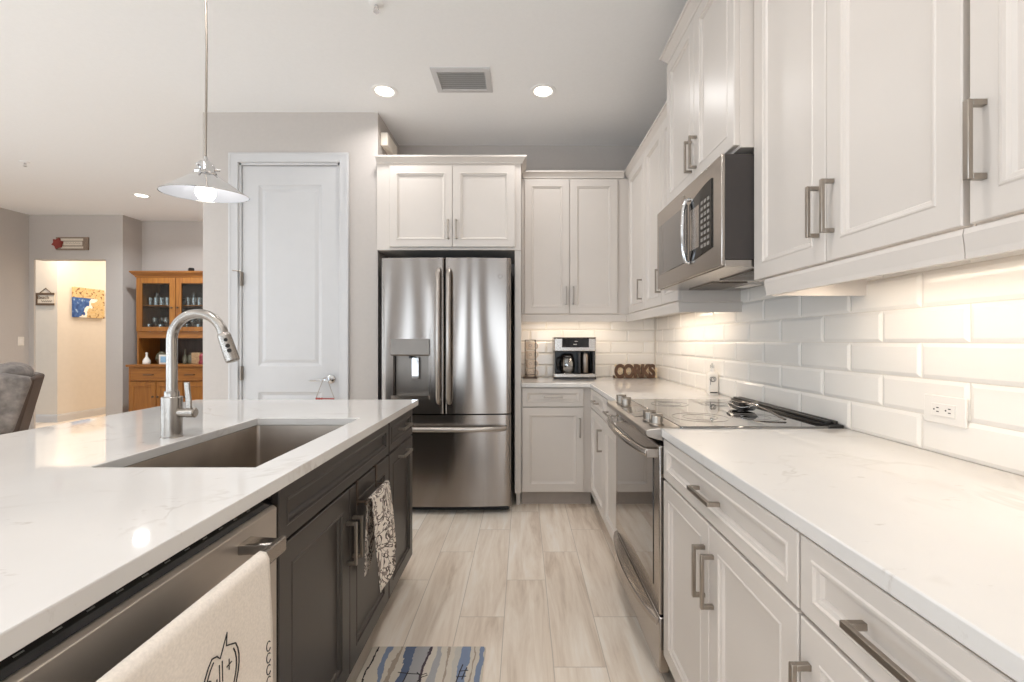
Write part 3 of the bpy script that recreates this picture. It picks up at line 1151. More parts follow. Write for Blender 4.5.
# handles: bowed bars
for x, par in ((SPL - 0.036, ld), (SPL + 0.036, rd)):
    h = MB()
    zz = [0.79, 0.80, 0.83, 1.25, 1.68, 1.71, 1.72]
    off = [-0.012, -0.035, -0.052, -0.064, -0.052, -0.035, -0.012]
    h.tube([(x, bow(x) + o, z) for z, o in zip(zz, off)], [0.014, 0.0155, 0.016, 0.016, 0.016, 0.0155, 0.014], 14, flat=1.0)
    h.build('handle', 'panel_steel', par, smooth=True)
h = MB()
xx = [-0.42, -0.415, -0.39, -0.2, 0, 0.2, 0.39, 0.415, 0.42]
off = [-0.008, -0.03, -0.046, -0.056, -0.060, -0.056, -0.046, -0.03, -0.008]
h.tube([(x, bow(x) + o, 0.612) for x, o in zip(xx, off)], [0.015, 0.0165, 0.0175, 0.0175, 0.0175, 0.0175, 0.0175, 0.0165, 0.015], 14)
h.build('handle', 'panel_steel', fd, smooth=True)
# dispenser
mb = MB()
n = 10
x0, x1 = hole[0] - 0.012, hole[2] + 0.006
mb.loft([[(x, bow(x) + o, z) for o, z in ((0.012, 1.118), (-0.012, 1.118), (-0.020, 1.128), (-0.016, 1.235), (0.012, 1.238))] for x in [x0 + (x1 - x0) * i / n for i in range(n + 1)]])
dp = mb.build('dispenser_panel', 'grey_fill', ld, smooth=True, angle=40)
mb = MB()
mb.box(hole[0] + 0.004, 0.045, 0.83, hole[2] - 0.004, 0.055, 1.116)
mb.build('dispenser_recess', 'grey_fill', ld)
mb = MB()
mb.box(hole[0] + 0.126, 0.012, 0.95, hole[0] + 0.176, 0.020, 1.105)
mb.box(hole[0] + 0.134, 0.02, 1.05, hole[0] + 0.168, 0.045, 1.105)
mb.build('dispenser_paddle', 'chrome', ld, bevel=0.002)
mb = MB()
mb.cyl((hole[0] + 0.12, 0.012, 1.10), (hole[0] + 0.12, 0.012, 1.118), 0.014, n=14)
mb.build('dispenser_nozzle', 'black_plastic', ld, smooth=True)
mb = MB()
mb.loft([[(x, bow(x) + o, z) for o, z in ((0.06, 0.828), (-0.012, 0.812), (-0.014, 0.84), (0.06, 0.84))] for x in [x0 + (x1 - x0) * i / n for i in range(n + 1)]])
mb.build('drip_tray', 'steel_lying', ld, smooth=True, angle=40)
# round emblem
mb = MB()
ex, ez = 0.383, 1.677
ey = bow(ex) - 0.001
mb.tube([(ex + 0.016 * math.cos(a), ey, ez + 0.016 * math.sin(a)) for a in [2 * PI * k / 24 for k in range(24)]], 0.0022, 6, closed=True)
for q in (-1, 1):
    mb.tube([(ex + q * (0.005 + 0.004 * math.cos(a)), ey, ez + 0.006 * math.sin(a)) for a in [0.6 + 4.6 * k / 12 for k in range(13)]], 0.0013, 5)
mb.build('emblem', 'chrome', rd, smooth=True)

# ------------------------------------------------------------------ range
RW = 0.752
t = thing('range', 'stainless steel slide-in electric range with black glass cooktop', 'stove', (0.5, 2.335, 0), R_)
# local x: 0 (far) .. RW (near), y: 0 at x=0.5 world, negative towards the aisle
DEP = XW - 0.5 - 0.012
mb = MB()
mb.box(0.003, 0.02, 0.06, RW - 0.003, DEP, 0.885)
mb.build('body', 'dark_metal', t)
for x in (0.05, RW - 0.05):
    for y in (0.08, DEP - 0.06):
        fe = MB()
        fe.cyl((x, y, 0), (x, y, 0.06), 0.018, n=12)
        fe.build('foot', 'black_plastic', t)
mb = MB()
mb.box(-0.001, 0.055, 0.886, RW + 0.001, DEP - 0.055, 0.921)
ck = mb.build('cooktop', 'black_glass', t, bevel=0.003)
for x, y, r in ((0.19, 0.20, 0.085), (0.56, 0.20, 0.105), (0.19, 0.42, 0.075), (0.56, 0.42, 0.085)):
    for rr in (r, r * 0.62):
        rg = MB()
        rg.tube([(x + rr * math.cos(a), y + rr * math.sin(a), 0.9212) for a in [2 * PI * k / 40 for k in range(40)]], 0.0009, 4, closed=True)
        rg.build('burner_ring', 'grey_plastic', ck)
mb = MB()
mb.prism([(-0.062, 0.884), (-0.066, 0.892), (-0.066, 0.904), (-0.060, 0.909), (0.054, 0.921), (0.054, 0.886), (0.0, 0.866)], 'x', 0.0, RW)
pn = mb.build('control_panel', 'panel_steel', t, bevel=0.003, seg=3)
# control display set in the panel
sl = (0.921 - 0.909) / 0.114


def on_panel(y):
    return 0.909 + (y + 0.060) * sl


mb = MB()
mb.add([(0.26, -0.045, on_panel(-0.045) + 0.0005), (0.50, -0.045, on_panel(-0.045) + 0.0005), (0.50, 0.035, on_panel(0.035) + 0.0005), (0.26, 0.035, on_panel(0.035) + 0.0005),
        (0.26, -0.045, on_panel(-0.045) + 0.002), (0.50, -0.045, on_panel(-0.045) + 0.002), (0.50, 0.035, on_panel(0.035) + 0.002), (0.26, 0.035, on_panel(0.035) + 0.002)],
       [(0, 3, 2, 1), (4, 5, 6, 7), (0, 1, 5, 4), (1, 2, 6, 5), (2, 3, 7, 6), (3, 0, 4, 7)])
mb.build('control_display', 'black_glass', pn)
for x in (0.105, 0.205, 0.605, 0.690):
    kb = MB()
    y = -0.012
    z = on_panel(y)
    kb.lathe([(0.026, 0.0), (0.026, 0.006), (0.022, 0.008), (0.0205, 0.034), (0.018, 0.037), (0, 0.037)], (x, y, z), 26)
    kb.box(x - 0.005, y - 0.024, z + 0.012, x + 0.005, y + 0.024, z + 0.042)
    kb.build('knob', 'nickel', pn, smooth=True, bevel=0.001)
mb = MB()
mb.box(0.0, DEP - 0.054, 0.886, RW, DEP, 0.925)
for q in range(2):
    mb.box(0.02, DEP - 0.05 + q * 0.025, 0.925, RW - 0.02, DEP - 0.032 + q * 0.025, 0.936)
mb.build('rear_vent_trim', 'black_plastic', t, bevel=0.003)
# oven door
mb = MB()
mb.box(0.006, -0.018, 0.252, RW - 0.006, 0.019, 0.850)
od = mb.build('oven_door', 'steel_lying', t, bevel=0.004)
mb = MB()
mb.box(0.055, -0.0205, 0.325, RW - 0.075, -0.0178, 0.79)
mb.build('oven_window', 'oven_glass', od, bevel=0.002)
mb = MB()
xx = [0.02, 0.06, 0.2, RW / 2, RW - 0.2, RW - 0.06, RW - 0.02]
yy = [-0.052, -0.062, -0.080, -0.087, -0.080, -0.062, -0.052]
mb.tube([(x, y, 0.822) for x, y in zip(xx, yy)], 0.0145, 14)
for x in (0.03, RW - 0.03):
    mb.box(x - 0.014, -0.060, 0.806, x + 0.014, -0.017, 0.838)
mb.build('handle', 'steel_lying', od, smooth=True, bevel=0.002)
vt = MB()
for k in range(3):
    vt.box(0.06, -0.006, 0.853 + k * 0.004, RW - 0.06, 0.018, 0.8545 + k * 0.004)
vt.build('door_vent', 'black_plastic', t)
mb = MB()
mb.box(0.006, -0.018, 0.045, RW - 0.006, 0.019, 0.242)
dw = mb.build('storage_drawer', 'steel_lying', t, bevel=0.004)
mb = MB()
n = 16
rings = []
for i in range(n + 1):
    u = i / n
    x = 0.012 + (RW - 0.024) * u
    y = -0.020 - 0.042 * math.sin(PI * u) ** 0.7 - 0.008
    rings.append([(x, -0.017, 0.226), (x, y + 0.004, 0.212), (x, y, 0.216), (x, y, 0.234), (x, y + 0.004, 0.238), (x, -0.017, 0.240)])
mb.loft(rings)
mb.build('handle', 'steel_lying', dw, smooth=True, angle=40)

# ------------------------------------------------------------------ microwave
t = thing('microwave_oven', 'stainless steel over-the-range microwave with dark side and black control panel', 'microwave', (0.738, 2.335, 1.488), R_)
MW, MH, MD = 0.756, 0.393, XW - 0.738 - 0.004
mb = MB()
mb.box(0.001, -0.026, 0.022, MW - 0.001, MD, MH + 0.0)
mb.build('case', 'micro_case', t, bevel=0.002)
mb = MB()
mb.box(0.0, -0.04, 0.0, MW, -0.0265, MH)
dm = mb.build('door', 'steel_lying', t, bevel=0.003)
mb = MB()
mb.box(0.035, -0.043, 0.070, 0.425, -0.0395, 0.315)
mb.build('window', 'oven_glass', dm, bevel=0.002)
mb = MB()
zc = 0.195
prof = []
mb.loft([[(x, -0.0395, z), (x, -0.044, z), (x, -0.044, z2), (x, -0.0395, z2)] for x, z, z2 in
         [(0.456 + 0.224 * i / 10, 0.060 + 0.02 * (i / 10), 0.300 + 0.035 * math.sin(PI * (i / 10) * 0.5)) for i in range(11)]])
cp = mb.build('control_panel', 'black_gloss', t)
mb = MB()
mb.box(0.470, -0.0452, 0.105, 0.565, -0.0438, 0.272)  # steel plate put in for the silver reflection behind the handle
mb.build('reflection_plate', 'steel_lying', cp)
for r in range(8):
    for c in range(3):
        kb = MB()
        kb.box(0.582 + c * 0.030, -0.0448, 0.095 + r * 0.024, 0.602 + c * 0.030, -0.0439, 0.108 + r * 0.024)
        kb.build('button', 'grey_plastic', cp)
mb = MB()
mb.tube([(0.452, -0.041, 0.062), (0.452, -0.056, 0.066), (0.452, -0.066, 0.11), (0.452, -0.070, 0.195), (0.452, -0.066, 0.28), (0.452, -0.056, 0.322), (0.452, -0.041, 0.326)], 0.0085, 14)
mb.build('handle', 'chrome', t, smooth=True)
mb = MB()
mb.lathe([(0.014, 0), (0.014, -0.002), (0.012, -0.003), (0, -0.003)], (0.385, -0.040, 0.350), 24, 'y')
mb.build('emblem', 'nickel', dm, smooth=True)
mb = MB()
mb.box(0.004, -0.026, -0.004, MW - 0.004, MD - 0.005, 0.0215)
bp = mb.build('bottom_plate', 'steel_lying', t, bevel=0.002)
for x in (0.07, 0.42):
    fl = MB()
    fl.box(x, 0.10, -0.009, x + 0.27, 0.26, -0.0042)
    for k in range(7):
        fl.box(x + 0.015 + k * 0.036, 0.112, -0.011, x + 0.036 + k * 0.036, 0.248, -0.0088)
    fl.build('grease_filter', 'grey_fill', bp)
    lt = MB()
    lt.box(x + 0.06, 0.30, -0.006, x + 0.2, 0.36, -0.0042)
    lt.build('lamp_lens', 'white_plastic', bp)

# ------------------------------------------------------------------ dishwasher
DWW = 0.606
t = thing('dishwasher', 'stainless steel dishwasher in the island with black top controls', 'dishwasher', (IFX, 0.440, 0), L_)
mb = MB()
mb.box(0.003, 0.022, 0.10, DWW - 0.003, ID, ZT - 0.003)
mb.build('tub', 'dark_metal', t)
mb = MB()
mb.box(0.003, 0.05, 0.0, DWW - 0.003, 0.09, 0.10)
mb.build('toe_kick', 'black_plastic', t)
mb = MB()
mb.prism([(-0.020, 0.112), (0.02, 0.112), (0.02, 0.842), (-0.012, 0.842), (-0.020, 0.836)], 'x', 0.003, DWW - 0.003)
dd_ = mb.build('door', 'door_steel', t, bevel=0.0015)
mb = MB()
mb.prism([(-0.010, 0.8425), (0.020, 0.8425), (0.020, 0.872), (0.012, 0.872)], 'x', 0.003, DWW - 0.003)
cpn = mb.build('control_strip', 'black_gloss', dd_)
for k in range(11):
    mb = MB()
    u = 0.08 + k * 0.044
    for a, b in ((0.40, 0.46),):
        def pp(q):
            return (-0.010 + 0.022 * q - 0.0006, 0.8425 + 0.0295 * q + 0.0004)
        y0_, z0_ = pp(a)
        y1_, z1_ = pp(b)
        mb.add([(u, y0_, z0_), (u + 0.012, y0_, z0_), (u + 0.012, y1_, z1_), (u, y1_, z1_)], [(0, 1, 2, 3)])
    mb.build('control_mark', 'print_grey', cpn)
mb = MB()
mb.box(0.03, -0.100, 0.786, DWW - 0.110, -0.088, 0.818)
for x in (0.045, DWW - 0.125):
    mb.prism([(x - 0.022, -0.0195), (x + 0.022, -0.0195), (x + 0.013, -0.089), (x - 0.013, -0.089)], 'z', 0.791, 0.813)
mb.build('handle', 'steel_lying', dd_, bevel=0.003)


# ------------------------------------------------------------------ towels
def drape(name, bar, width, front, back, mat, label, gap=0.012, amp=0.008, waves=3, flare=0.0, seed=1, out=1, ybase=0.0, skew=0.0):
    """cloth hung over a bar that runs along y; front falls towards +x*out"""
    bx, by, bz = bar
    r = gap
    arc = PI * r
    tot = front + arc + back
    rnd = random.Random(seed)
    ph = [rnd.uniform(0, 6.28) for _ in range(4)]

    def fn(u, v):
        s_ = v * tot
        y = by + (u - 0.5) * width
        if s_ < back:
            d = back - s_
            p = Vector((bx - r * out, y, bz - d))
            fall = d
            sg = -0.25
        elif s_ < back + arc:
            a = (s_ - back) / r
            p = Vector((bx - r * math.cos(a) * out, y, bz + r * math.sin(a)))
            fall = 0
            sg = 0
        else:
            d = s_ - back - arc
            p = Vector((bx + r * out, y, bz - d))
            fall = d
            sg = 1
        k = min(1, fall / 0.12)
        w = math.sin(u * waves * 2 * PI + ph[0]) * 0.6 + math.sin(u * waves * 3.7 + ph[1] + fall * 5) * 0.4
        p.x += out * sg * (amp * k * (w + 0.9) + flare * fall)
        p.y += 0.25 * amp * k * math.sin(u * waves * 4 + ph[2])
        p.z -= skew * (u - 0.5) * k * fall / max(front, 1e-3) + 0.006 * math.sin(u * 9 + ph[3]) * k
        return p
    mb = MB()
    mb.grid(fn, 44, 60)
    o = mb.build(name, mat, smooth=True, angle=180, solid=0.0022, origin=(bx, by, bz))
    return o, fn, tot, back + arc


TB = (IFX + 0.064, 0.675, 0.836 + 0.000)
o, fn, tot, front0 = drape('kitchen_towel', (IFX + 0.094, 0.636, 0.808), 0.440, 0.42, 0.30, 'linen', '', gap=0.0135, amp=0.006, waves=2.0, seed=3)
tag(o, 'cream linen towel with a printed apple hanging from the dishwasher handle', 'towel')


def ink(points, r=0.0011):
    """strokes laid on the front of the linen towel, points are (y, z)"""
    bx, bz, by = IFX + 0.094, 0.808, 0.636
    out = []
    for y, z in points:
        u = (y - by) / 0.440 + 0.5
        v = (front0 + (bz - z)) / tot
        p = fn(u, v) + Vector((0.0016, 0, 0)) - Vector((bx, by, bz))
        out.append(p)
    return out


mb = MB()


def oval(cy_, cz_, ry, rz, a0, a1, n=22):
    return [(cy_ + ry * math.cos(math.radians(a0 + (a1 - a0) * k / n)), cz_ + rz * math.sin(math.radians(a0 + (a1 - a0) * k / n))) for k in range(n + 1)]


for sc in (1.0, 0.86):
    mb.tube(ink(oval(0.709, 0.676, 0.052 * sc, 0.062 * sc, 112, 395)), 0.0012, 5)
mb.tube(ink([(0.689, 0.733), (0.701, 0.728), (0.709, 0.718), (0.717, 0.728), (0.729, 0.746), (0.726, 0.726), (0.751, 0.712)]), 0.0012, 5)
mb.build('printed_apple', 'print_dark', o, smooth=True)
mb = MB()
L0 = 0.671
mb.tube(ink([(L0 + 0.012, 0.704), (L0 + 0.008, 0.708), (L0 + 0.004, 0.702), (L0 + 0.003, 0.676)]), 0.0011, 5)
mb.tube(ink([(L0 - 0.002, 0.692), (L0 + 0.010, 0.694)]), 0.0010, 5)
mb.tube(ink(oval(L0 + 0.020, 0.685, 0.006, 0.008, 20, 380)), 0.0011, 5)
mb.tube(ink([(L0 + 0.027, 0.694), (L0 + 0.027, 0.676)]), 0.0011, 5)
for q in (0.035, 0.043):
    mb.tube(ink([(L0 + q, 0.710), (L0 + q, 0.677)]), 0.0011, 5)
mb.tube(ink([(0.733, 0.698), (0.733, 0.680)]), 0.0010, 5)
mb.tube(ink([(0.726, 0.690), (0.740, 0.688)]), 0.0010, 5)
mb.build('lettering', 'print_dark', o, smooth=True)
mb = MB()
for k in range(4):
    mb.tube(ink(oval(0.842, 0.650 - k * 0.022, 0.006, 0.009, 40, 330)), 0.0010, 5)
mb.build('script', 'print_dark', o, smooth=True)

# over-door towel bar on the second sink door
BRZ = 0.668
t = thing('towel_bar', 'dark over-the-door towel bar on the right sink cabinet door', 'towel bar', (IFX + FT, 1.645, BRZ))
for y in (-0.10, 0.10):
    mb = MB()
    mb.box(0.001, y - 0.008, -0.012, 0.0035, y + 0.008, 0.074)
    mb.box(-0.018, y - 0.008, 0.0665, 0.0035, y + 0.008, 0.0685)
    mb.tube([(0.003, y, 0.0), (0.040, y, 0.002)], 0.004, 8)
    mb.build('strap', 'rack_metal', t)
mb = MB()
mb.tube([(0.040, -0.125, 0.002), (0.040, 0.125, 0.002)], 0.005, 10)
mb.build('rod', 'rack_metal', t, smooth=True)
o, _, _, _ = drape('dish_towel', (IFX + FT + 0.040, 1.655, BRZ + 0.002), 0.200, 0.285, 0.235, 'floral_cloth', '', gap=0.009, amp=0.014, waves=1.3, flare=0.09, seed=5, skew=-0.07)
tag(o, 'floral patterned dish towel draped over the dark towel bar', 'towel')

# floor mat
t = thing('floor_mat', 'blue and cream striped kitchen mat on the floor by the sink cabinet', 'mat', (-0.3735, 1.40, 0.0))
mb = MB()
mb.loft([rrect(-0.2265, -0.387, 0.2265, 0.387, 0.012, 0.0005), rrect(-0.2265, -0.387, 0.2265, 0.387, 0.012, 0.006), rrect(-0.222, -0.383, 0.222, 0.383, 0.010, 0.008)])
mb.build('pad', 'mat_stripes', t)
mb = MB()
zz = 0.0083


def S(pts):
    mb.tube([(x, y, zz) for x, y in pts], 0.0022, 5, flat=0.25)


# handwritten strokes on the mat (tops of the letters are all the photograph shows)
S([(-0.085, 0.245), (-0.04, 0.238), (0.0, 0.236)])
S([(-0.048, 0.25), (-0.052, 0.215), (-0.058, 0.17)])
S([(-0.015, 0.245), (0.0, 0.228), (0.02, 0.24), (0.026, 0.23), (0.008, 0.222), (-0.004, 0.20)])
S([(0.148, 0.285), (0.142, 0.25), (0.136, 0.205), (0.13, 0.17)])
S([(0.165, 0.27), (0.158, 0.235), (0.154, 0.21)])
S([(0.138, 0.25), (0.172, 0.255)])
S([(0.132, 0.222), (0.168, 0.226)])
mb.build('lettering', 'print_dark', t)

# ------------------------------------------------------------------ things on the worktops
CZ = CT + 0.0005
# coffee maker
t = thing('coffee_maker', 'black and silver dual coffee maker on the back counter', 'coffee maker', (0.418, 3.70, CZ))
hw_ = 0.170
mb = MB()
mb.box(-hw_, -0.10, 0.0, hw_, 0.13, 0.016)
mb.build('base', 'coffee_black', t, bevel=0.003)
mb = MB()
mb.box(-hw_ + 0.002, -0.104, 0.0165, hw_ - 0.002, 0.128, 0.045)
mb.build('base_trim', 'steel_lying', t, bevel=0.004)
mb = MB()
mb.box(-hw_ + 0.006, 0.05, 0.0455, hw_ - 0.006, 0.128, 0.225)
mb.box(-hw_ + 0.006, -0.09, 0.0455, -hw_ + 0.016, 0.05, 0.225)
mb.box(hw_ - 0.028, -0.09, 0.0455, hw_ - 0.006, 0.05, 0.225)
mb.box(0.028, -0.08, 0.0455, 0.046, 0.05, 0.225)
mb.build('housing', 'coffee_black', t, bevel=0.002)
mb = MB()
mb.box(-hw_ + 0.002, -0.104, 0.2255, hw_ - 0.002, 0.128, 0.330)
hd = mb.build('brew_head', 'steel_lying', t, bevel=0.006)
mb = MB()
mb.box(-hw_ + 0.002, -0.10, 0.3305, hw_ - 0.002, 0.128, 0.337)
mb.build('lid', 'coffee_black', t, bevel=0.002)
mb = MB()
mb.box(-0.105, -0.108, 0.256, 0.110, -0.1035, 0.330)
dsp = mb.build('display', 'black_gloss', hd, bevel=0.002)
mb = MB()
mb.box(-0.005, -0.1088, 0.303, 0.020, -0.1078, 0.307)
mb.box(-0.014, -0.1088, 0.277, 0.012, -0.1078, 0.284)
mb.build('display_digit', 'print_white', dsp)
mb = MB()
mb.lathe([(0.050, 0.0), (0.062, 0.02), (0.064, 0.08), (0.052, 0.125), (0.046, 0.14)], (-0.055, -0.02, 0.047), 30, cap1=False)
ca = mb.build('carafe', 'carafe_glass', t, smooth=True)
mb = MB()
mb.lathe([(0.048, 0.14), (0.050, 0.146), (0.03, 0.158), (0, 0.158)], (-0.055, -0.02, 0.047), 26)
mb.lathe([(0.0535, 0.118), (0.0545, 0.118), (0.0515, 0.134), (0.050, 0.134)], (-0.055, -0.02, 0.047), 26, cap0=False, cap1=False)
mb.tube([(-0.11, -0.02, 0.172), (-0.135, -0.05, 0.165), (-0.138, -0.055, 0.12), (-0.128, -0.045, 0.075), (-0.112, -0.02, 0.07)], 0.008, 8)
mb.build('carafe_lid', 'coffee_black', ca, smooth=True)
mb = MB()
mb.lathe([(0.035, 0.0), (0.040, 0.01), (0.040, 0.15), (0.034, 0.165), (0, 0.165)], (0.092, -0.02, 0.047), 26)
mb.build('travel_mug', 'steel_dark', t, smooth=True)

# mug rack and its four mugs
t = thing('mug_rack', 'slim wire mug rack holding a stack of mugs beside the fridge panel', 'mug rack', (0.060, 3.735, CZ))
mb = MB()
mb.loft([rrect(-0.058, -0.054, 0.058, 0.054, 0.012, 0.0), rrect(-0.058, -0.054, 0.058, 0.054, 0.012, 0.010)])
mb.build('base', 'rack_metal', t)
mb = MB()
for x, y in ((-0.042, -0.040), (0.042, -0.040), (0.042, 0.042), (-0.042, 0.042)):
    mb.tube([(x, y, 0.006), (x, y, 0.315)], 0.0034, 6)
for z in (0.030, 0.315):
    mb.tube([(-0.042, -0.040, z), (0.042, -0.040, z), (0.042, 0.042, z), (-0.042, 0.042, z)], 0.0025, 6, closed=True)
mb.build('wire_frame', 'rack_metal', t, smooth=True)
mg = MB()
mg.lathe([(0.026, 0), (0.030, 0.002), (0.036, 0.02), (0.037, 0.066), (0.0345, 0.066), (0.033, 0.02), (0.02, 0.006), (0, 0.006)], n=24)
proto = thing('mug', 'beige mug at the bottom of the stack in the wire rack', 'mug', (0.060, 3.735, CZ + 0.0105), 0, 'stacked mugs in the wire rack')
mg.build('cup', 'mug_ceramic', proto, smooth=True)
hh = MB()
hh.tube([(0.036 + 0.030 * math.sin(a), 0, 0.034 + 0.025 * math.cos(a)) for a in [PI * k / 10 for k in range(11)]], 0.0055, 8)
hh.build('handle', 'mug_ceramic', proto, smooth=True)
mk = MB()
mk.tube([(0.012 * math.cos(a), -0.0372, 0.036 + 0.009 * math.sin(a)) for a in [2 * PI * k / 12 for k in range(12)]], 0.0008, 5, closed=True)
mk.build('printed_mark', 'print_dark', proto)
for k, lb in ((1, 'beige mug second from the bottom in the wire rack'), (2, 'beige mug second from the top in the wire rack'), (3, 'beige mug on top of the stack in the wire rack')):
    c = copy_tree(proto)
    c.location.z += 0.0745 * k
    c['label'] = lb

# letter-shaped cork holder
t = thing('cork_holder', 'brown letter-shaped holder spelling CORKS on the corner counter', 'cork holder', (0.935, 3.74, CZ))
tx = text_mesh('letters', 'CORKS', 0.158, 'brown_paint', t, (-0.012, -0.035, 0.0595), depth=0.006, bold=0.0085, spacing=0.92)
bbx = [v.co for v in tx.data.vertices]
minx, maxx = min(v.x for v in bbx), max(v.x for v in bbx)
miny, maxy = min(v.y for v in bbx), max(v.y for v in bbx)
sx_, sy_ = 0.335 / (maxx - minx), 0.118 / (maxy - miny)
for v in tx.data.vertices:
    v.co.x = (v.co.x - (minx + maxx) / 2) * sx_
    v.co.y = (v.co.y - (miny + maxy) / 2) * sy_
mb = MB()
mb.box(-0.175, -0.028, 0.0, 0.155, 0.035, 0.004)
mb.box(-0.178, -0.028, 0.0, -0.175, 0.035, 0.02)
mb.box(0.152, -0.028, 0.0, 0.155, 0.035, 0.02)
mb.build('tray', 'brown_paint', t)
ck = MB()
ck.lathe([(0.0095, 0), (0.0105, 0.002), (0.0105, 0.041), (0.0095, 0.043)], n=12, axis='y')
cproto = None
rnd = random.Random(4)
i = 0
for zrow in range(5):
    for xc in range(14):
        x = -0.16 + xc * 0.0225 + (0.011 if zrow % 2 else 0)
        if x > 0.140:
            continue
        if cproto is None:
            cproto = ck.build('cork', 'cork', smooth=True)
            tag(cproto, 'tan wine cork lying in the letter-shaped CORKS holder', 'cork', 'corks in the letter holder')
            c = cproto
        else:
            c = cproto.copy()
            COL.objects.link(c)
        c.location = (0.935 + x, 3.74 - 0.026 + rnd.uniform(0, 0.008), CZ + 0.0148 + zrow * 0.0215)
for k in range(4):
    c = cproto.copy()
    COL.objects.link(c)
    c['label'] = 'tan wine cork at the open right end beside the letter S'
    c['group'] = 'corks at the open end of the letter holder'
    c.location = (0.935 + 0.158 + 0.012, 3.74 - 0.012 + 0.0, CZ + 0.0108 + k * 0.0215)

# small white bottle by the wall
t = thing('oil_bottle', 'small white bottle with black script on the counter behind the range', 'bottle', (1.104, 2.62, CZ))
mb = MB()
mb.loft([rrect(-0.029, -0.028, 0.029, 0.028, 0.012, 0), rrect(-0.029, -0.028, 0.029, 0.028, 0.012, 0.108), rrect(-0.026, -0.022, 0.026, 0.022, 0.012, 0.122), rrect(-0.014, -0.014, 0.014, 0.014, 0.0135, 0.13),
         rrect(-0.013, -0.013, 0.013, 0.013, 0.0125, 0.15)])
mb.build('body', 'ceramic_white', t, smooth=True, angle=50)
mb = MB()
mb.lathe([(0.011, 0.15), (0.012, 0.152), (0.012, 0.165), (0.007, 0.168), (0.004, 0.178), (0, 0.178)], n=18)
mb.build('stopper', 'clear_glass', t, smooth=True)
mb = MB()
mb.tube([(-0.016 + 0.012 * math.cos(a) + 0.016 * (k / 26), -0.0285, 0.086 + 0.014 * math.sin(a)) for k, a in enumerate([k * 0.55 for k in range(27)])], 0.0014, 5)
mb.tube([(-0.020, -0.0285, 0.085), (-0.022, -0.0285, 0.055)], 0.0015, 5)
mb.box(-0.024, -0.0288, 0.006, 0.020, -0.0280, 0.013)
mb.build('script_print', 'print_dark', t)

# chrome spoon rest and spoon on the cooktop
t = thing('spoon_rest', 'small chrome spoon rest dish at the back of the cooktop', 'spoon rest', (0.955, 1.955, 0.9215), 0)
mb = MB()


def dish(u, v):
    a = 2 * PI * u
    prof = [(0.0, 0.004), (0.5, 0.004), (0.75, 0.008), (0.9, 0.020), (1.0, 0.026)]
    q = v * 4
    i = min(3, int(q))
    f = q - i
    r = prof[i][0] * (1 - f) + prof[i + 1][0] * f
    z = prof[i][1] * (1 - f) + prof[i + 1][1] * f
    wob = 1 + 0.10 * math.cos(3 * a) * v
    return Vector((0.056 * r * wob * math.cos(a), 0.085 * r * wob * math.sin(a), z + 0.004 * math.cos(4 * a) * v))


mb.grid(dish, 40, 10)
mb.build('dish', 'chrome', t, smooth=True, angle=180, solid=0.003)
t = thing('cooking_spoon', 'long steel cooking spoon resting on the spoon rest', 'spoon', (0.965, 1.93, 0.951))
mb = MB()
mb.tube([(0, 0.03, 0.002), (0.004, -0.04, 0.004), (0.012, -0.13, -0.006), (0.022, -0.24, -0.024)], [0.004, 0.004, 0.005, 0.006], 8, flat=0.6)
mb.build('handle', 'steel', t, smooth=True)
mb = MB()


def bowl(u, v):
    a = 2 * PI * u
    return Vector((0.026 * v * math.cos(a), 0.060 + 0.038 * v * math.sin(a), 0.0 - 0.012 * (1 - v * v) + 0.002))


mb.grid(bowl, 24, 6)
mb.build('bowl', 'steel', t, smooth=True, angle=180, solid=0.002)

# wall outlets
t = thing('wall_outlet', 'white horizontal wall outlet on the tile backsplash at right', 'outlet', (XW - 0.0098, 1.205, 1.036))
mb = MB()
mb.box(-0.006, -0.060, -0.038, 0.0, 0.060, 0.038)
pl = mb.build('cover_plate', 'white_plastic', t, bevel=0.002)
mb = MB()
mb.box(-0.0085, -0.034, -0.017, -0.0058, 0.034, 0.017)
rc = mb.build('receptacle', 'white_plastic', t, bevel=0.001)
mb = MB()
for y in (-0.017, 0.017):
    mb.box(-0.0090, y - 0.005, 0.004, -0.0084, y + 0.002, 0.0065)
    mb.box(-0.0090, y - 0.005, -0.0065, -0.0084, y + 0.002, -0.004)
    mb.cyl((-0.0084, y + 0.009, 0), (-0.0090, y + 0.009, 0), 0.0022, n=10)
mb.build('slot', 'hole_dark', rc)

# ------------------------------------------------------------------ ceiling fittings
def downlight(x, y, label, watts, visible=True):
    t = thing('recessed_light', label, 'ceiling light', (x, y, CEIL), 0, 'recessed ceiling lights')
    mb = MB()
    mb.lathe([(0.088, 0.0), (0.088, -0.004), (0.080, -0.006), (0.064, -0.003), (0.060, 0.0)], n=36, cap0=False, cap1=False)
    mb.build('trim_ring', 'white_enamel', t, smooth=True)
    mb = MB()
    mb.lathe([(0.0, -0.0012), (0.060, -0.0012)], n=32, cap0=False, cap1=False)
    mb.build('lens', 'can_glow', t)
    area('recessed_light_lamp', (x, y, CEIL - 0.02), (0, 0, -1), 0.13, 0.13, watts, LAMP if x > -2 else (0.92, 0.96, 1.0), math.radians(150), 'DISK')
    return t


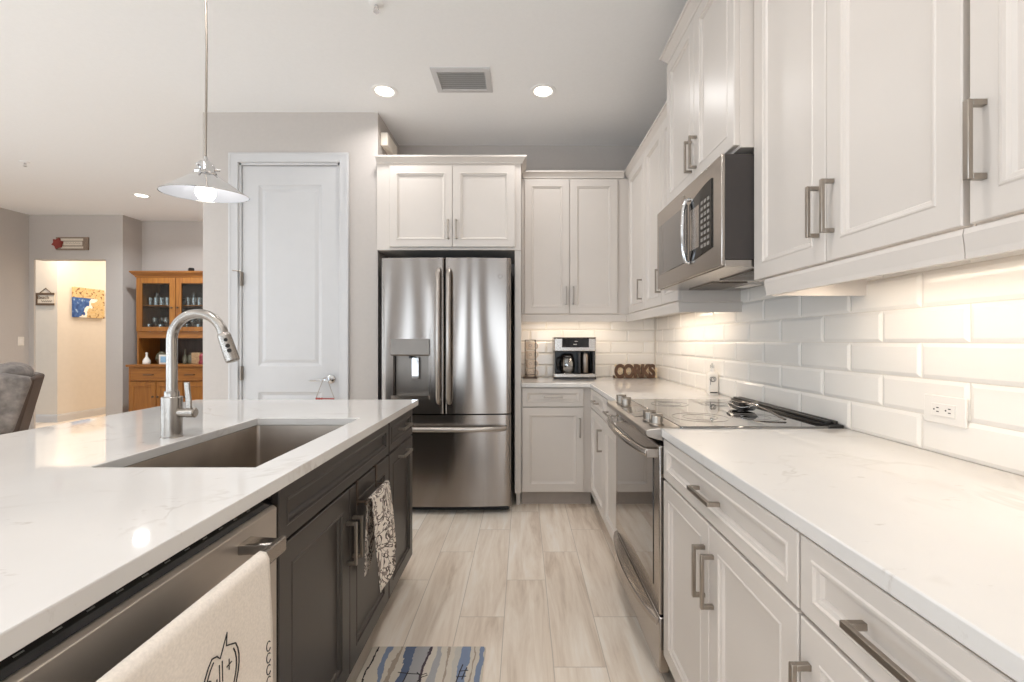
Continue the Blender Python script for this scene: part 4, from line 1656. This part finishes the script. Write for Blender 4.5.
downlight(-0.935, 3.03, 'recessed ceiling light in front of the fridge, left of the air vent', 4.5)
downlight(0.135, 3.03, 'recessed ceiling light right of the air vent', 4.5)
downlight(-4.42, 5.20, 'recessed ceiling light far left above the living room', 28)
for x, y in ((-0.93, 0.9), (0.14, 0.9), (-0.93, -1.2), (0.14, -1.2), (-3.4, 2.2), (-3.4, -0.8), (-5.4, 2.2), (-5.4, -0.8)):
    downlight(x, y, 'recessed ceiling light above and behind the camera, out of frame', 6.5 if x > -2 else 16)
area('hall_light', (-6.2, 7.9, CEIL - 0.05), (0, 0, -1), 0.3, 0.3, 24, (1.0, 0.90, 0.78))
area('hall_light', (-6.6, 6.42, CEIL - 0.05), (0, 0.25, -1), 0.2, 0.2, 26, (1.0, 0.84, 0.66))

t = thing('air_vent', 'white ceiling air vent with grey louvres', 'vent', (-0.39, 2.90, CEIL))
mb = MB()
mb.loft([[(x * sx1, y * sy1, z) for x, y in ((-1, -1), (1, -1), (1, 1), (-1, 1))] for sx1, sy1, z in ((0.185, 0.135, 0), (0.185, 0.135, -0.006), (0.150, 0.100, -0.010), (0.145, 0.095, -0.002))], cap0=False, cap1=False)
mb.build('frame', 'trim_white', t)
mb = MB()
for k in range(9):
    y = -0.088 + k * 0.022
    mb.add([(-0.145, y - 0.008, -0.009), (0.145, y - 0.008, -0.009), (0.145, y + 0.009, -0.001), (-0.145, y + 0.009, -0.001)], [(0, 1, 2, 3)])
mb.build('louvre', 'vent_grey', t, solid=0.001)

for x, y, lb in ((-0.732, 2.24, 'small white fire sprinkler on the kitchen ceiling'), (-4.68, 4.22, 'tiny fire sprinkler on the living room ceiling at far left')):
    t = thing('fire_sprinkler', lb, 'sprinkler', (x, y, CEIL), 0, 'ceiling fire sprinklers')
    mb = MB()
    mb.lathe([(0.036, 0), (0.036, -0.003), (0.026, -0.009), (0.014, -0.011), (0, -0.011)], n=26)
    mb.build('escutcheon', 'white_enamel', t, smooth=True)
    mb = MB()
    mb.cyl((0, 0, -0.010), (0, 0, -0.022), 0.009, n=14)
    for q in (-1, 1):
        mb.tube([(q * 0.008, 0, -0.020), (q * 0.012, 0, -0.03), (q * 0.003, 0, -0.042)], 0.002, 6)
    mb.lathe([(0.014, -0.042), (0.014, -0.0435), (0, -0.0435)], n=18)
    mb.build('deflector', 'chrome', t, smooth=True)

# pendant over the island
PX, PY, PZ = -1.078, 1.525, 1.718
t = thing('pendant_lamp', 'chrome dish pendant lamp hanging over the island', 'pendant lamp', (PX, PY, PZ))
mb = MB()
prof = [(0.128, 0.0), (0.128, 0.003), (0.105, 0.018), (0.072, 0.042), (0.046, 0.060), (0.030, 0.070)]
mb.lathe(prof, n=48, cap0=False, cap1=False)
sd = mb.build('shade', 'chrome', t, smooth=True)
sd.rotation_euler.x = math.radians(5)
mb = MB()
mb.lathe([(r - 0.0015, z - 0.0018) for r, z in prof[1:]] + [(0.0, 0.066)], n=48, cap0=False, cap1=False)
mb.build('shade_lining', 'lamp_enamel', sd, smooth=True)
mb = MB()
mb.lathe([(0.032, 0.068), (0.034, 0.074), (0.028, 0.082), (0.026, 0.100), (0.018, 0.112), (0.008, 0.118), (0.005, 0.13), (0, 0.13)], n=28)
for k in range(3):
    a = 2 * PI * k / 3 + 0.5
    mb.tube([(0.026 * math.cos(a), 0.026 * math.sin(a), 0.09), (0.042 * math.cos(a), 0.042 * math.sin(a), 0.09)], 0.004, 8)
mb.build('socket_cap', 'chrome', t, smooth=True)
mb = MB()
mb.tube([(0, 0, 0.128), (0.004, 0, 0.5), (-0.002, 0, 0.8), (0.0, 0, CEIL - PZ - 0.02)], 0.0036, 8)
mb.build('cord', 'nickel', t, smooth=True)
mb = MB()
zc = CEIL - PZ
mb.lathe([(0.06, zc - 0.0005), (0.06, zc - 0.012), (0.05, zc - 0.022), (0, zc - 0.024)], n=28)
mb.build('canopy', 'chrome', t, smooth=True)
mb = MB()
mb.lathe([(0.0, -0.022)] + [(0.030 * math.sin(a), 0.008 - 0.030 * math.cos(a)) for a in [0.25 + k * 0.26 for k in range(10)]] + [(0.014, 0.052), (0.014, 0.066), (0, 0.066)], n=24, cap0=False, cap1=False)
mb.build('bulb', 'bulb_glow', t, smooth=True)
# under-cabinet lighting: slim light bars fixed below the upper cabinets
def led(name, label, x0, y0, x1, y1, watts):
    cxx, cyy = (x0 + x1) / 2, (y0 + y1) / 2
    mb = MB()
    mb.box(x0, y0, UB - 0.014, x1, y1, UB - 0.001)
    o = mb.build('light_bar', 'led_housing', origin=(cxx, cyy, UB - 0.014))
    tag(o, label, 'light bar', 'under-cabinet light bars')
    a = area('light_bar_lamp', (cxx, cyy, UB - 0.017), (0, 0, -1), (x1 - x0) * 0.9, (y1 - y0) * 0.9, watts, WARM)
    return o


led('light_bar', 'hidden light bar under the large upper cabinet at right', 0.96, 0.86, 0.99, 1.46, 1.3)
led('light_bar', 'hidden light bar under the single-door upper cabinet at right edge', 0.96, 0.37, 0.99, 0.80, 0.9)
led('light_bar', 'hidden light bar under the upper cabinet beyond the microwave', 0.96, 2.42, 0.99, 3.30, 2.4)
led('light_bar', 'hidden light bar under the back wall upper cabinet', 0.06, 3.66, 0.74, 3.69, 2.1)

# chime box on the pantry side wall above the refrigerator cabinet
mb = MB()
mb.box(XP1, 3.37, 2.69, XP1 + 0.055, 3.62, 2.79)
tag(mb.build('door_chime', 'chime_white', bevel=0.008, seg=3, origin=(XP1, 3.5, 2.69)), 'white chime box on the wall above the fridge cabinet', 'chime')

# triangle ornament hanging on the pantry door lever
t = thing('door_ornament', 'thin wire triangle ornament hanging from the pantry door lever', 'ornament', (-1.437, yd - 0.058, 0.952))
mb = MB()
p0, p1, p2 = (0, 0, 0.0), (-0.070, 0.0, -0.150), (0.066, 0.0, -0.150)
mb.tube([p1, (-0.012, 0, 0.0), (0, 0, 0.004), (0.012, 0, 0.0), p2], 0.003, 6)
mb.build('wire', 'nickel', t, smooth=True)
mb = MB()
mb.tube([p1, p2], 0.005, 8)
for k in range(3):
    mb.lathe([(0.0, -0.010), (0.008, -0.005), (0.008, 0.005), (0, 0.010)], (-0.062 + k * 0.018, 0, -0.150), 10)
mb.build('beads', 'bead_red', t, smooth=True)

# ------------------------------------------------------------------ hall: signs, painting, switch
t = thing('wall_sign', 'slatted wooden wall sign with a red star above the hall opening', 'sign', (-6.03, YF, 2.52))
mb = MB()
mb.box(-0.19, -0.022, -0.085, 0.235, -0.002, 0.085)
bd = mb.build('board', 'sign_wood', t)
mb = MB()
mb.box(-0.12, -0.027, 0.036, 0.175, -0.0215, 0.066)
mb.box(-0.12, -0.027, -0.066, 0.175, -0.0215, -0.040)
mb.box(-0.085, -0.027, -0.026, 0.165, -0.0215, 0.026)
mb.build('slat', 'sign_cream', t)
mb = MB()
mb.tube([(-0.06 + 0.010 * k, -0.0275, 0.004 + 0.008 * math.sin(k * 1.9)) for k in range(21)], 0.0018, 5)
mb.build('script', 'sign_wood', t)
mb = MB()
star = [((0.078 if k % 2 == 0 else 0.052) * math.cos(PI / 6 * k + 0.26) - 0.155, (0.078 if k % 2 == 0 else 0.052) * math.sin(PI / 6 * k + 0.26)) for k in range(12)]
mb.prism(star, 'y', -0.042, -0.0225)
mb.build('star', 'sign_red', t)
t = thing('hanging_sign', 'small dark-framed lettered sign hung by a cord in the hall', 'sign', (-7.17, 6.75, 1.85))
mb = MB()
mb.box(-0.135, -0.012, -0.09, 0.135, -0.001, 0.09)
mb.build('board', 'sign_cream', t)
mb = MB()
for z in (0.078, -0.078):
    mb.box(-0.14, -0.02, z - 0.016, 0.14, -0.0125, z + 0.016)
mb.box(-0.14, -0.02, -0.062, -0.115, -0.0125, 0.062)
mb.build('frame', 'sign_dark', t)
mb = MB()
mb.tube([(-0.085, -0.01, 0.094), (0, -0.006, 0.165), (0.085, -0.01, 0.094)], 0.005, 6)
mb.build('cord', 'sign_dark', t)
text_mesh('lettering', 'Beach', 0.075, 'sign_dark', t, (-0.03, -0.0135, 0.025), depth=0.001)
mb = MB()
mb.tube([(-0.06 + 0.010 * k, -0.013, -0.030 + 0.014 * math.sin(k * 2.1)) for k in range(17)], 0.003, 5)
mb.build('script', 'sign_dark', t)
# beach painting on the hall side wall (faces +x)
t = thing('beach_painting', 'unframed canvas painting of a sandy beach and blue sea in the hall', 'painting', (-6.9995, 7.22, 1.83))
mb = MB()
mb.box(0.001, -0.255, -0.235, 0.035, 0.255, 0.235)
mb.build('canvas', 'beach_canvas', t, bevel=0.003)
t = thing('light_switch', 'white light switch on the living room wall near the hall', 'switch', (XL, 5.90, 1.22))
mb = MB()
mb.box(0.0005, -0.036, -0.058, 0.006, 0.036, 0.058)
mb.build('cover_plate', 'switch_white', t, bevel=0.002)
mb = MB()
mb.box(0.006, -0.016, -0.034, 0.010, 0.016, 0.034)
mb.build('rocker', 'white_plastic', t, bevel=0.001)

# ------------------------------------------------------------------ china hutch
HX, HY = -4.58, YA - 0.006
t = thing('china_hutch', 'honey oak china hutch with two glass doors in the alcove', 'hutch', (HX, HY, 0))
bw, bd_, bh = 0.545, 0.46, 0.885
mb = MB()
mb.box(-bw, -bd_, 0.07, bw, 0, bh)
mb.box(-bw + 0.02, -bd_ + 0.03, 0.0, bw - 0.02, -0.01, 0.07)
mb.build('base_body', 'oak_upright', t, bevel=0.002)
mb = MB()
mb.box(-bw - 0.022, -bd_ - 0.025, bh + 0.0005, bw + 0.022, 0, bh + 0.030)
mb.build('ledge', 'oak_lying', t, bevel=0.006)
for x0, x1 in ((-bw + 0.02, -0.008), (0.008, bw - 0.02)):
    d = MB()
    d.panel(x0, 0.705, x1, 0.865, -bd_ - 0.018, 0.0175, 0.012, 0.003)
    o = d.build('drawer', 'oak_lying', t)
    h = MB()
    cx_ = (x0 + x1) / 2
    h.tube([(cx_ - 0.06, -bd_ - 0.018, 0.785), (cx_ - 0.055, -bd_ - 0.04, 0.785), (cx_ + 0.055, -bd_ - 0.04, 0.785), (cx_ + 0.06, -bd_ - 0.018, 0.785)], 0.007, 8)
    h.build('handle', 'sign_dark', o, smooth=True)
w3 = (2 * bw - 0.04) / 3
for i, kx in ((0, 1), (1, -1), (2, -1)):
    x0 = -bw + 0.02 + i * w3 + 0.006
    x1 = x0 + w3 - 0.012
    d = MB()
    d.panel(x0, 0.09, x1, 0.69, -bd_ - 0.018, 0.0175, 0.05, 0.008)
    o = d.build('door', 'oak_upright', t)
    h = MB()
    h.lathe([(0.006, 0), (0.006, -0.012), (0.014, -0.018), (0.010, -0.028), (0, -0.03)], ((x1 - 0.025) if kx > 0 else (x0 + 0.025), -bd_ - 0.018, 0.50), 14, 'y')
    h.build('knob', 'sign_dark', o, smooth=True)
ub0, ub1, uw, ud = 1.26, 2.06, 0.52, 0.36
mb = MB()
for q in (-1, 1):
    mb = MB()
    mb.box(q * uw - (0.022 if q > 0 else 0), -ud, bh + 0.0305, q * uw + (0.022 if q < 0 else 0), 0, ub1)
    mb.build('upper_side', 'oak_upright', t)
mb = MB()
mb.box(-uw + 0.0225, -0.012, bh + 0.031, uw - 0.0225, -0.001, ub1)
mb.build('back_board', 'oak_back', t)
mb = MB()
mb.box(-uw + 0.0225, -ud, ub0, uw - 0.0225, -0.0125, ub0 + 0.085)
mb.build('upper_bottom', 'oak_lying', t)
mb = MB()
mb.box(-uw + 0.0225, -ud, ub1 - 0.05, uw - 0.0225, -0.0125, ub1)
mb.build('upper_top', 'oak_lying', t)
mb = MB()
mb.box(-uw + 0.0225, -ud + 0.03, 1.685, uw - 0.0225, -0.0125, 1.700)
mb.build('shelf', 'oak_lying', t)
mb = MB()
mb.sweep([(-uw, 0), (-uw, -ud), (uw, -ud), (uw, 0)], [(0, ub1), (0.012, ub1), (0.02, ub1 + 0.02), (0.055, ub1 + 0.06), (0.06, ub1 + 0.08), (0, ub1 + 0.08)])
mb.box(-uw, -ud, ub1 + 0.0005, uw, 0, ub1 + 0.079)
mb.build('crown_moulding', 'oak_lying', t)
for x0, x1, kx in ((-uw + 0.004, -0.004, 1), (0.004, uw - 0.004, -1)):
    d = MB()
    z0_, z1_ = ub0 + 0.088, ub1 - 0.004
    r = 0.075
    y0_, y1_ = -ud - 0.020, -ud - 0.0005
    d.box(x0, y0_, z0_, x0 + r, y1_, z1_)
    d.box(x1 - r, y0_, z0_, x1, y1_, z1_)
    d.box(x0 + r, y0_, z0_, x1 - r, y1_, z0_ + r * 0.8)
    d.box(x0 + r, y0_, z1_ - r, x1 - r, y1_, z1_)
    o = d.build('glass_door', 'oak_upright', t, bevel=0.003)
    g = MB()
    g.box(x0 + r - 0.003, -ud - 0.012, z0_ + r * 0.8 - 0.003, x1 - r + 0.003, -ud - 0.009, z1_ - r + 0.003)
    g.build('pane', 'cabinet_glass', o)
    h = MB()
    h.lathe([(0.006, 0), (0.006, -0.012), (0.014, -0.018), (0.010, -0.028), (0, -0.03)], ((x1 - 0.035) if kx > 0 else (x0 + 0.035), -ud - 0.020, 1.66), 14, 'y')
    h.build('knob', 'sign_dark', o, smooth=True)

# glassware
gl = MB()
gl.lathe([(0.032, 0), (0.032, 0.003), (0.006, 0.008), (0.004, 0.075), (0.012, 0.085), (0.034, 0.115), (0.036, 0.15), (0.030, 0.185), (0.0285, 0.185), (0.034, 0.15), (0.031, 0.115), (0.0, 0.088)], n=18)
goblet = gl.build('wine_glass', 'clear_glass', smooth=True, angle=60)
gl = MB()
gl.lathe([(0.030, 0), (0.034, 0.10), (0.032, 0.10), (0.028, 0.006), (0, 0.006)], n=18)
tumbler = gl.build('tumbler', 'clear_glass', smooth=True, angle=60)
tag(goblet, '', 'glass', '')
tag(tumbler, '', 'glass', '')
first = {'w': True, 't': True}


def put(kind, x, y, z, label, group, s=1.0):
    src = goblet if kind == 'w' else tumbler
    if first[kind]:
        o = src
        first[kind] = False
    else:
        o = src.copy()
        COL.objects.link(o)
    o.location = (HX + x, HY + y, z)
    o.scale = (s, s, s)
    tag(o, label, 'glass', group)


for side, sg in (('left', -1), ('right', 1)):
    xs_ = [sg * 0.255 - 0.195 + i * 0.078 for i in range(6)]
    for i, x in enumerate(xs_):
        put('t' if i % 3 else 'w', x, -0.12, 1.7008, 'clear glass, back row, upper shelf, behind the %s hutch door' % side, 'back row glasses on the hutch upper shelf, %s' % side, 1.0)
        put('t', x, -0.23, 1.7008, 'clear tumbler, front row, upper shelf, behind the %s hutch door' % side, 'front row tumblers on the hutch upper shelf, %s' % side, 1.06)
    for i, x in enumerate(xs_):
        put('w', x, -0.13, ub0 + 0.0858, 'stemmed glass, back row, lower shelf, behind the %s hutch door' % side, 'back row glasses on the hutch lower shelf, %s' % side, 1.04)
        put('w' if i % 2 else 't', x, -0.25, ub0 + 0.0858, 'clear glass, front row, lower shelf, behind the %s hutch door' % side, 'front row glasses on the hutch lower shelf, %s' % side, 1.04)
LZ = bh + 0.031


def ledge_thing(mb, name, mat, x, y, label, cat, z=LZ, **kw):
    o = mb.build(name, mat, smooth=True, **kw)
    o.location = (HX + x, HY + y, z)
    return tag(o, label, cat)


mb = MB()
mb.lathe([(0.040, 0), (0.044, 0.01), (0.042, 0.05), (0.020, 0.085), (0.012, 0.10), (0.012, 0.135), (0.017, 0.14), (0.012, 0.152), (0, 0.154)], n=20)
ledge_thing(mb, 'ceramic_bottle', 'ceramic_white', -0.41, -0.34, 'white ceramic bottle at the left end of the hutch ledge', 'bottle')
mb = MB()
mb.lathe([(0.04, 0), (0.05, 0.01), (0.075, 0.07), (0.06, 0.13), (0.035, 0.15), (0.03, 0.16), (0.036, 0.17), (0, 0.172)], n=24)
ledge_thing(mb, 'glass_jar', 'bottle_green', -0.27, -0.26, 'round dark glass jar left of the blue tile on the hutch ledge', 'jar')
tt = thing('picture_tile', 'small white framed tile with a blue design on the hutch ledge', 'decorative tile', (HX - 0.175, HY - 0.345, LZ))
mb = MB()
mb.box(-0.062, -0.009, 0.0, 0.062, 0.006, 0.124)
mb.build('frame', 'ceramic_white', tt, bevel=0.002)
mb = MB()
mb.box(-0.040, -0.0115, 0.022, 0.040, -0.0088, 0.102)
mb.build('picture', 'tile_blue', tt)
mb = MB()
mb.lathe([(0.03, 0), (0.032, 0.01), (0.03, 0.09), (0.012, 0.12), (0.010, 0.19), (0.013, 0.20), (0, 0.20)], n=18)
ledge_thing(mb, 'glass_bottle', 'bottle_green', 0.035, -0.25, 'narrow-necked glass bottle right of the faucet on the hutch ledge', 'bottle')
mb = MB()
mb.lathe([(0.045, 0), (0.05, 0.02), (0.05, 0.10), (0.04, 0.12), (0.028, 0.125), (0.028, 0.15), (0, 0.152)], n=20)
ledge_thing(mb, 'glass_jar', 'bottle_green', 0.105, -0.22, 'squat glass jar right of the narrow bottle on the hutch ledge', 'jar')
mb = MB()
mb.box(-0.06, -0.04, 0, 0.06, 0.04, 0.15)
ledge_thing(mb, 'keepsake_box', 'box_tan', 0.205, -0.25, 'tan keepsake box on the hutch ledge below the blue frame', 'box', bevel=0.004)
mb = MB()
mb.lathe([(0.04, 0), (0.045, 0.02), (0.03, 0.06), (0.038, 0.09), (0.03, 0.12), (0.012, 0.14), (0, 0.145)], n=18)
ledge_thing(mb, 'figurine', 'figurine_red', 0.30, -0.30, 'small dark red figurine at the right of the hutch ledge', 'figurine')
tt = thing('photo_frame', 'tilted blue photo frame standing behind the figurine on the hutch', 'photo frame', (HX + 0.27, HY - 0.10, LZ), math.radians(-12))
mb = MB()
mb.box(-0.085, -0.012, 0.0, 0.085, 0.004, 0.30)
mb.build('frame', 'frame_blue', tt, bevel=0.003)
mb = MB()
mb.box(-0.06, -0.014, 0.03, 0.06, -0.0118, 0.27)
mb.build('picture', 'tile_blue', tt)
mb = MB()
mb.lathe([(0.045, 0), (0.045, 0.06), (0.03, 0.07), (0, 0.072)], n=4)
ledge_thing(mb, 'trinket_box', 'black_plastic', 0.09, -0.22, 'tiny black box on top of the china hutch', 'box', z=ub1 + 0.0805)

# ------------------------------------------------------------------ recliner in the living room (seat faces -x)
t = thing('recliner', 'grey plush recliner armchair in the living room behind the island', 'armchair', (-5.06, 4.05, 0.0), math.radians(42))


def pad(name, mat, b, bevel, tilt=0.0, pivot=(0, 0, 0), seg=5):
    mb = MB()
    mb.box(*b)
    if tilt:
        R = Matrix.Translation(Vector(pivot)) @ Matrix.Rotation(tilt, 4, 'Y') @ Matrix.Translation(-Vector(pivot))
        mb.v = [R @ v for v in mb.v]
    return mb.build(name, mat, t, bevel=bevel, seg=seg, angle=80)


pad('base', 'recliner_back', (-0.42, -0.38, 0.03, 0.34, 0.38, 0.28), 0.03)
pad('seat_cushion', 'recliner_fabric', (-0.48, -0.29, 0.285, 0.22, 0.29, 0.50), 0.08)
for y in (-0.45, 0.30):
    pad('arm', 'recliner_fabric', (-0.46, y, 0.05, 0.26, y + 0.155, 0.62 + 0.0), 0.065)
pv = (0.22, 0, 0.45)
pad('back_panel', 'recliner_back', (0.335, -0.40, 0.16, 0.39, 0.40, 0.93), 0.03, math.radians(12), pv)
pad('back_cushion', 'recliner_fabric', (0.16, -0.27, 0.45, 0.325, 0.27, 0.80), 0.07, math.radians(12), pv)
for y in (-0.42, 0.275):
    pad('wing', 'recliner_fabric', (0.13, y, 0.42, 0.37, y + 0.15, 0.94), 0.05, math.radians(14), pv)
pad('headrest', 'recliner_fabric', (0.06, -0.27, 0.74, 0.32, 0.27, 1.02), 0.11, math.radians(14), pv)
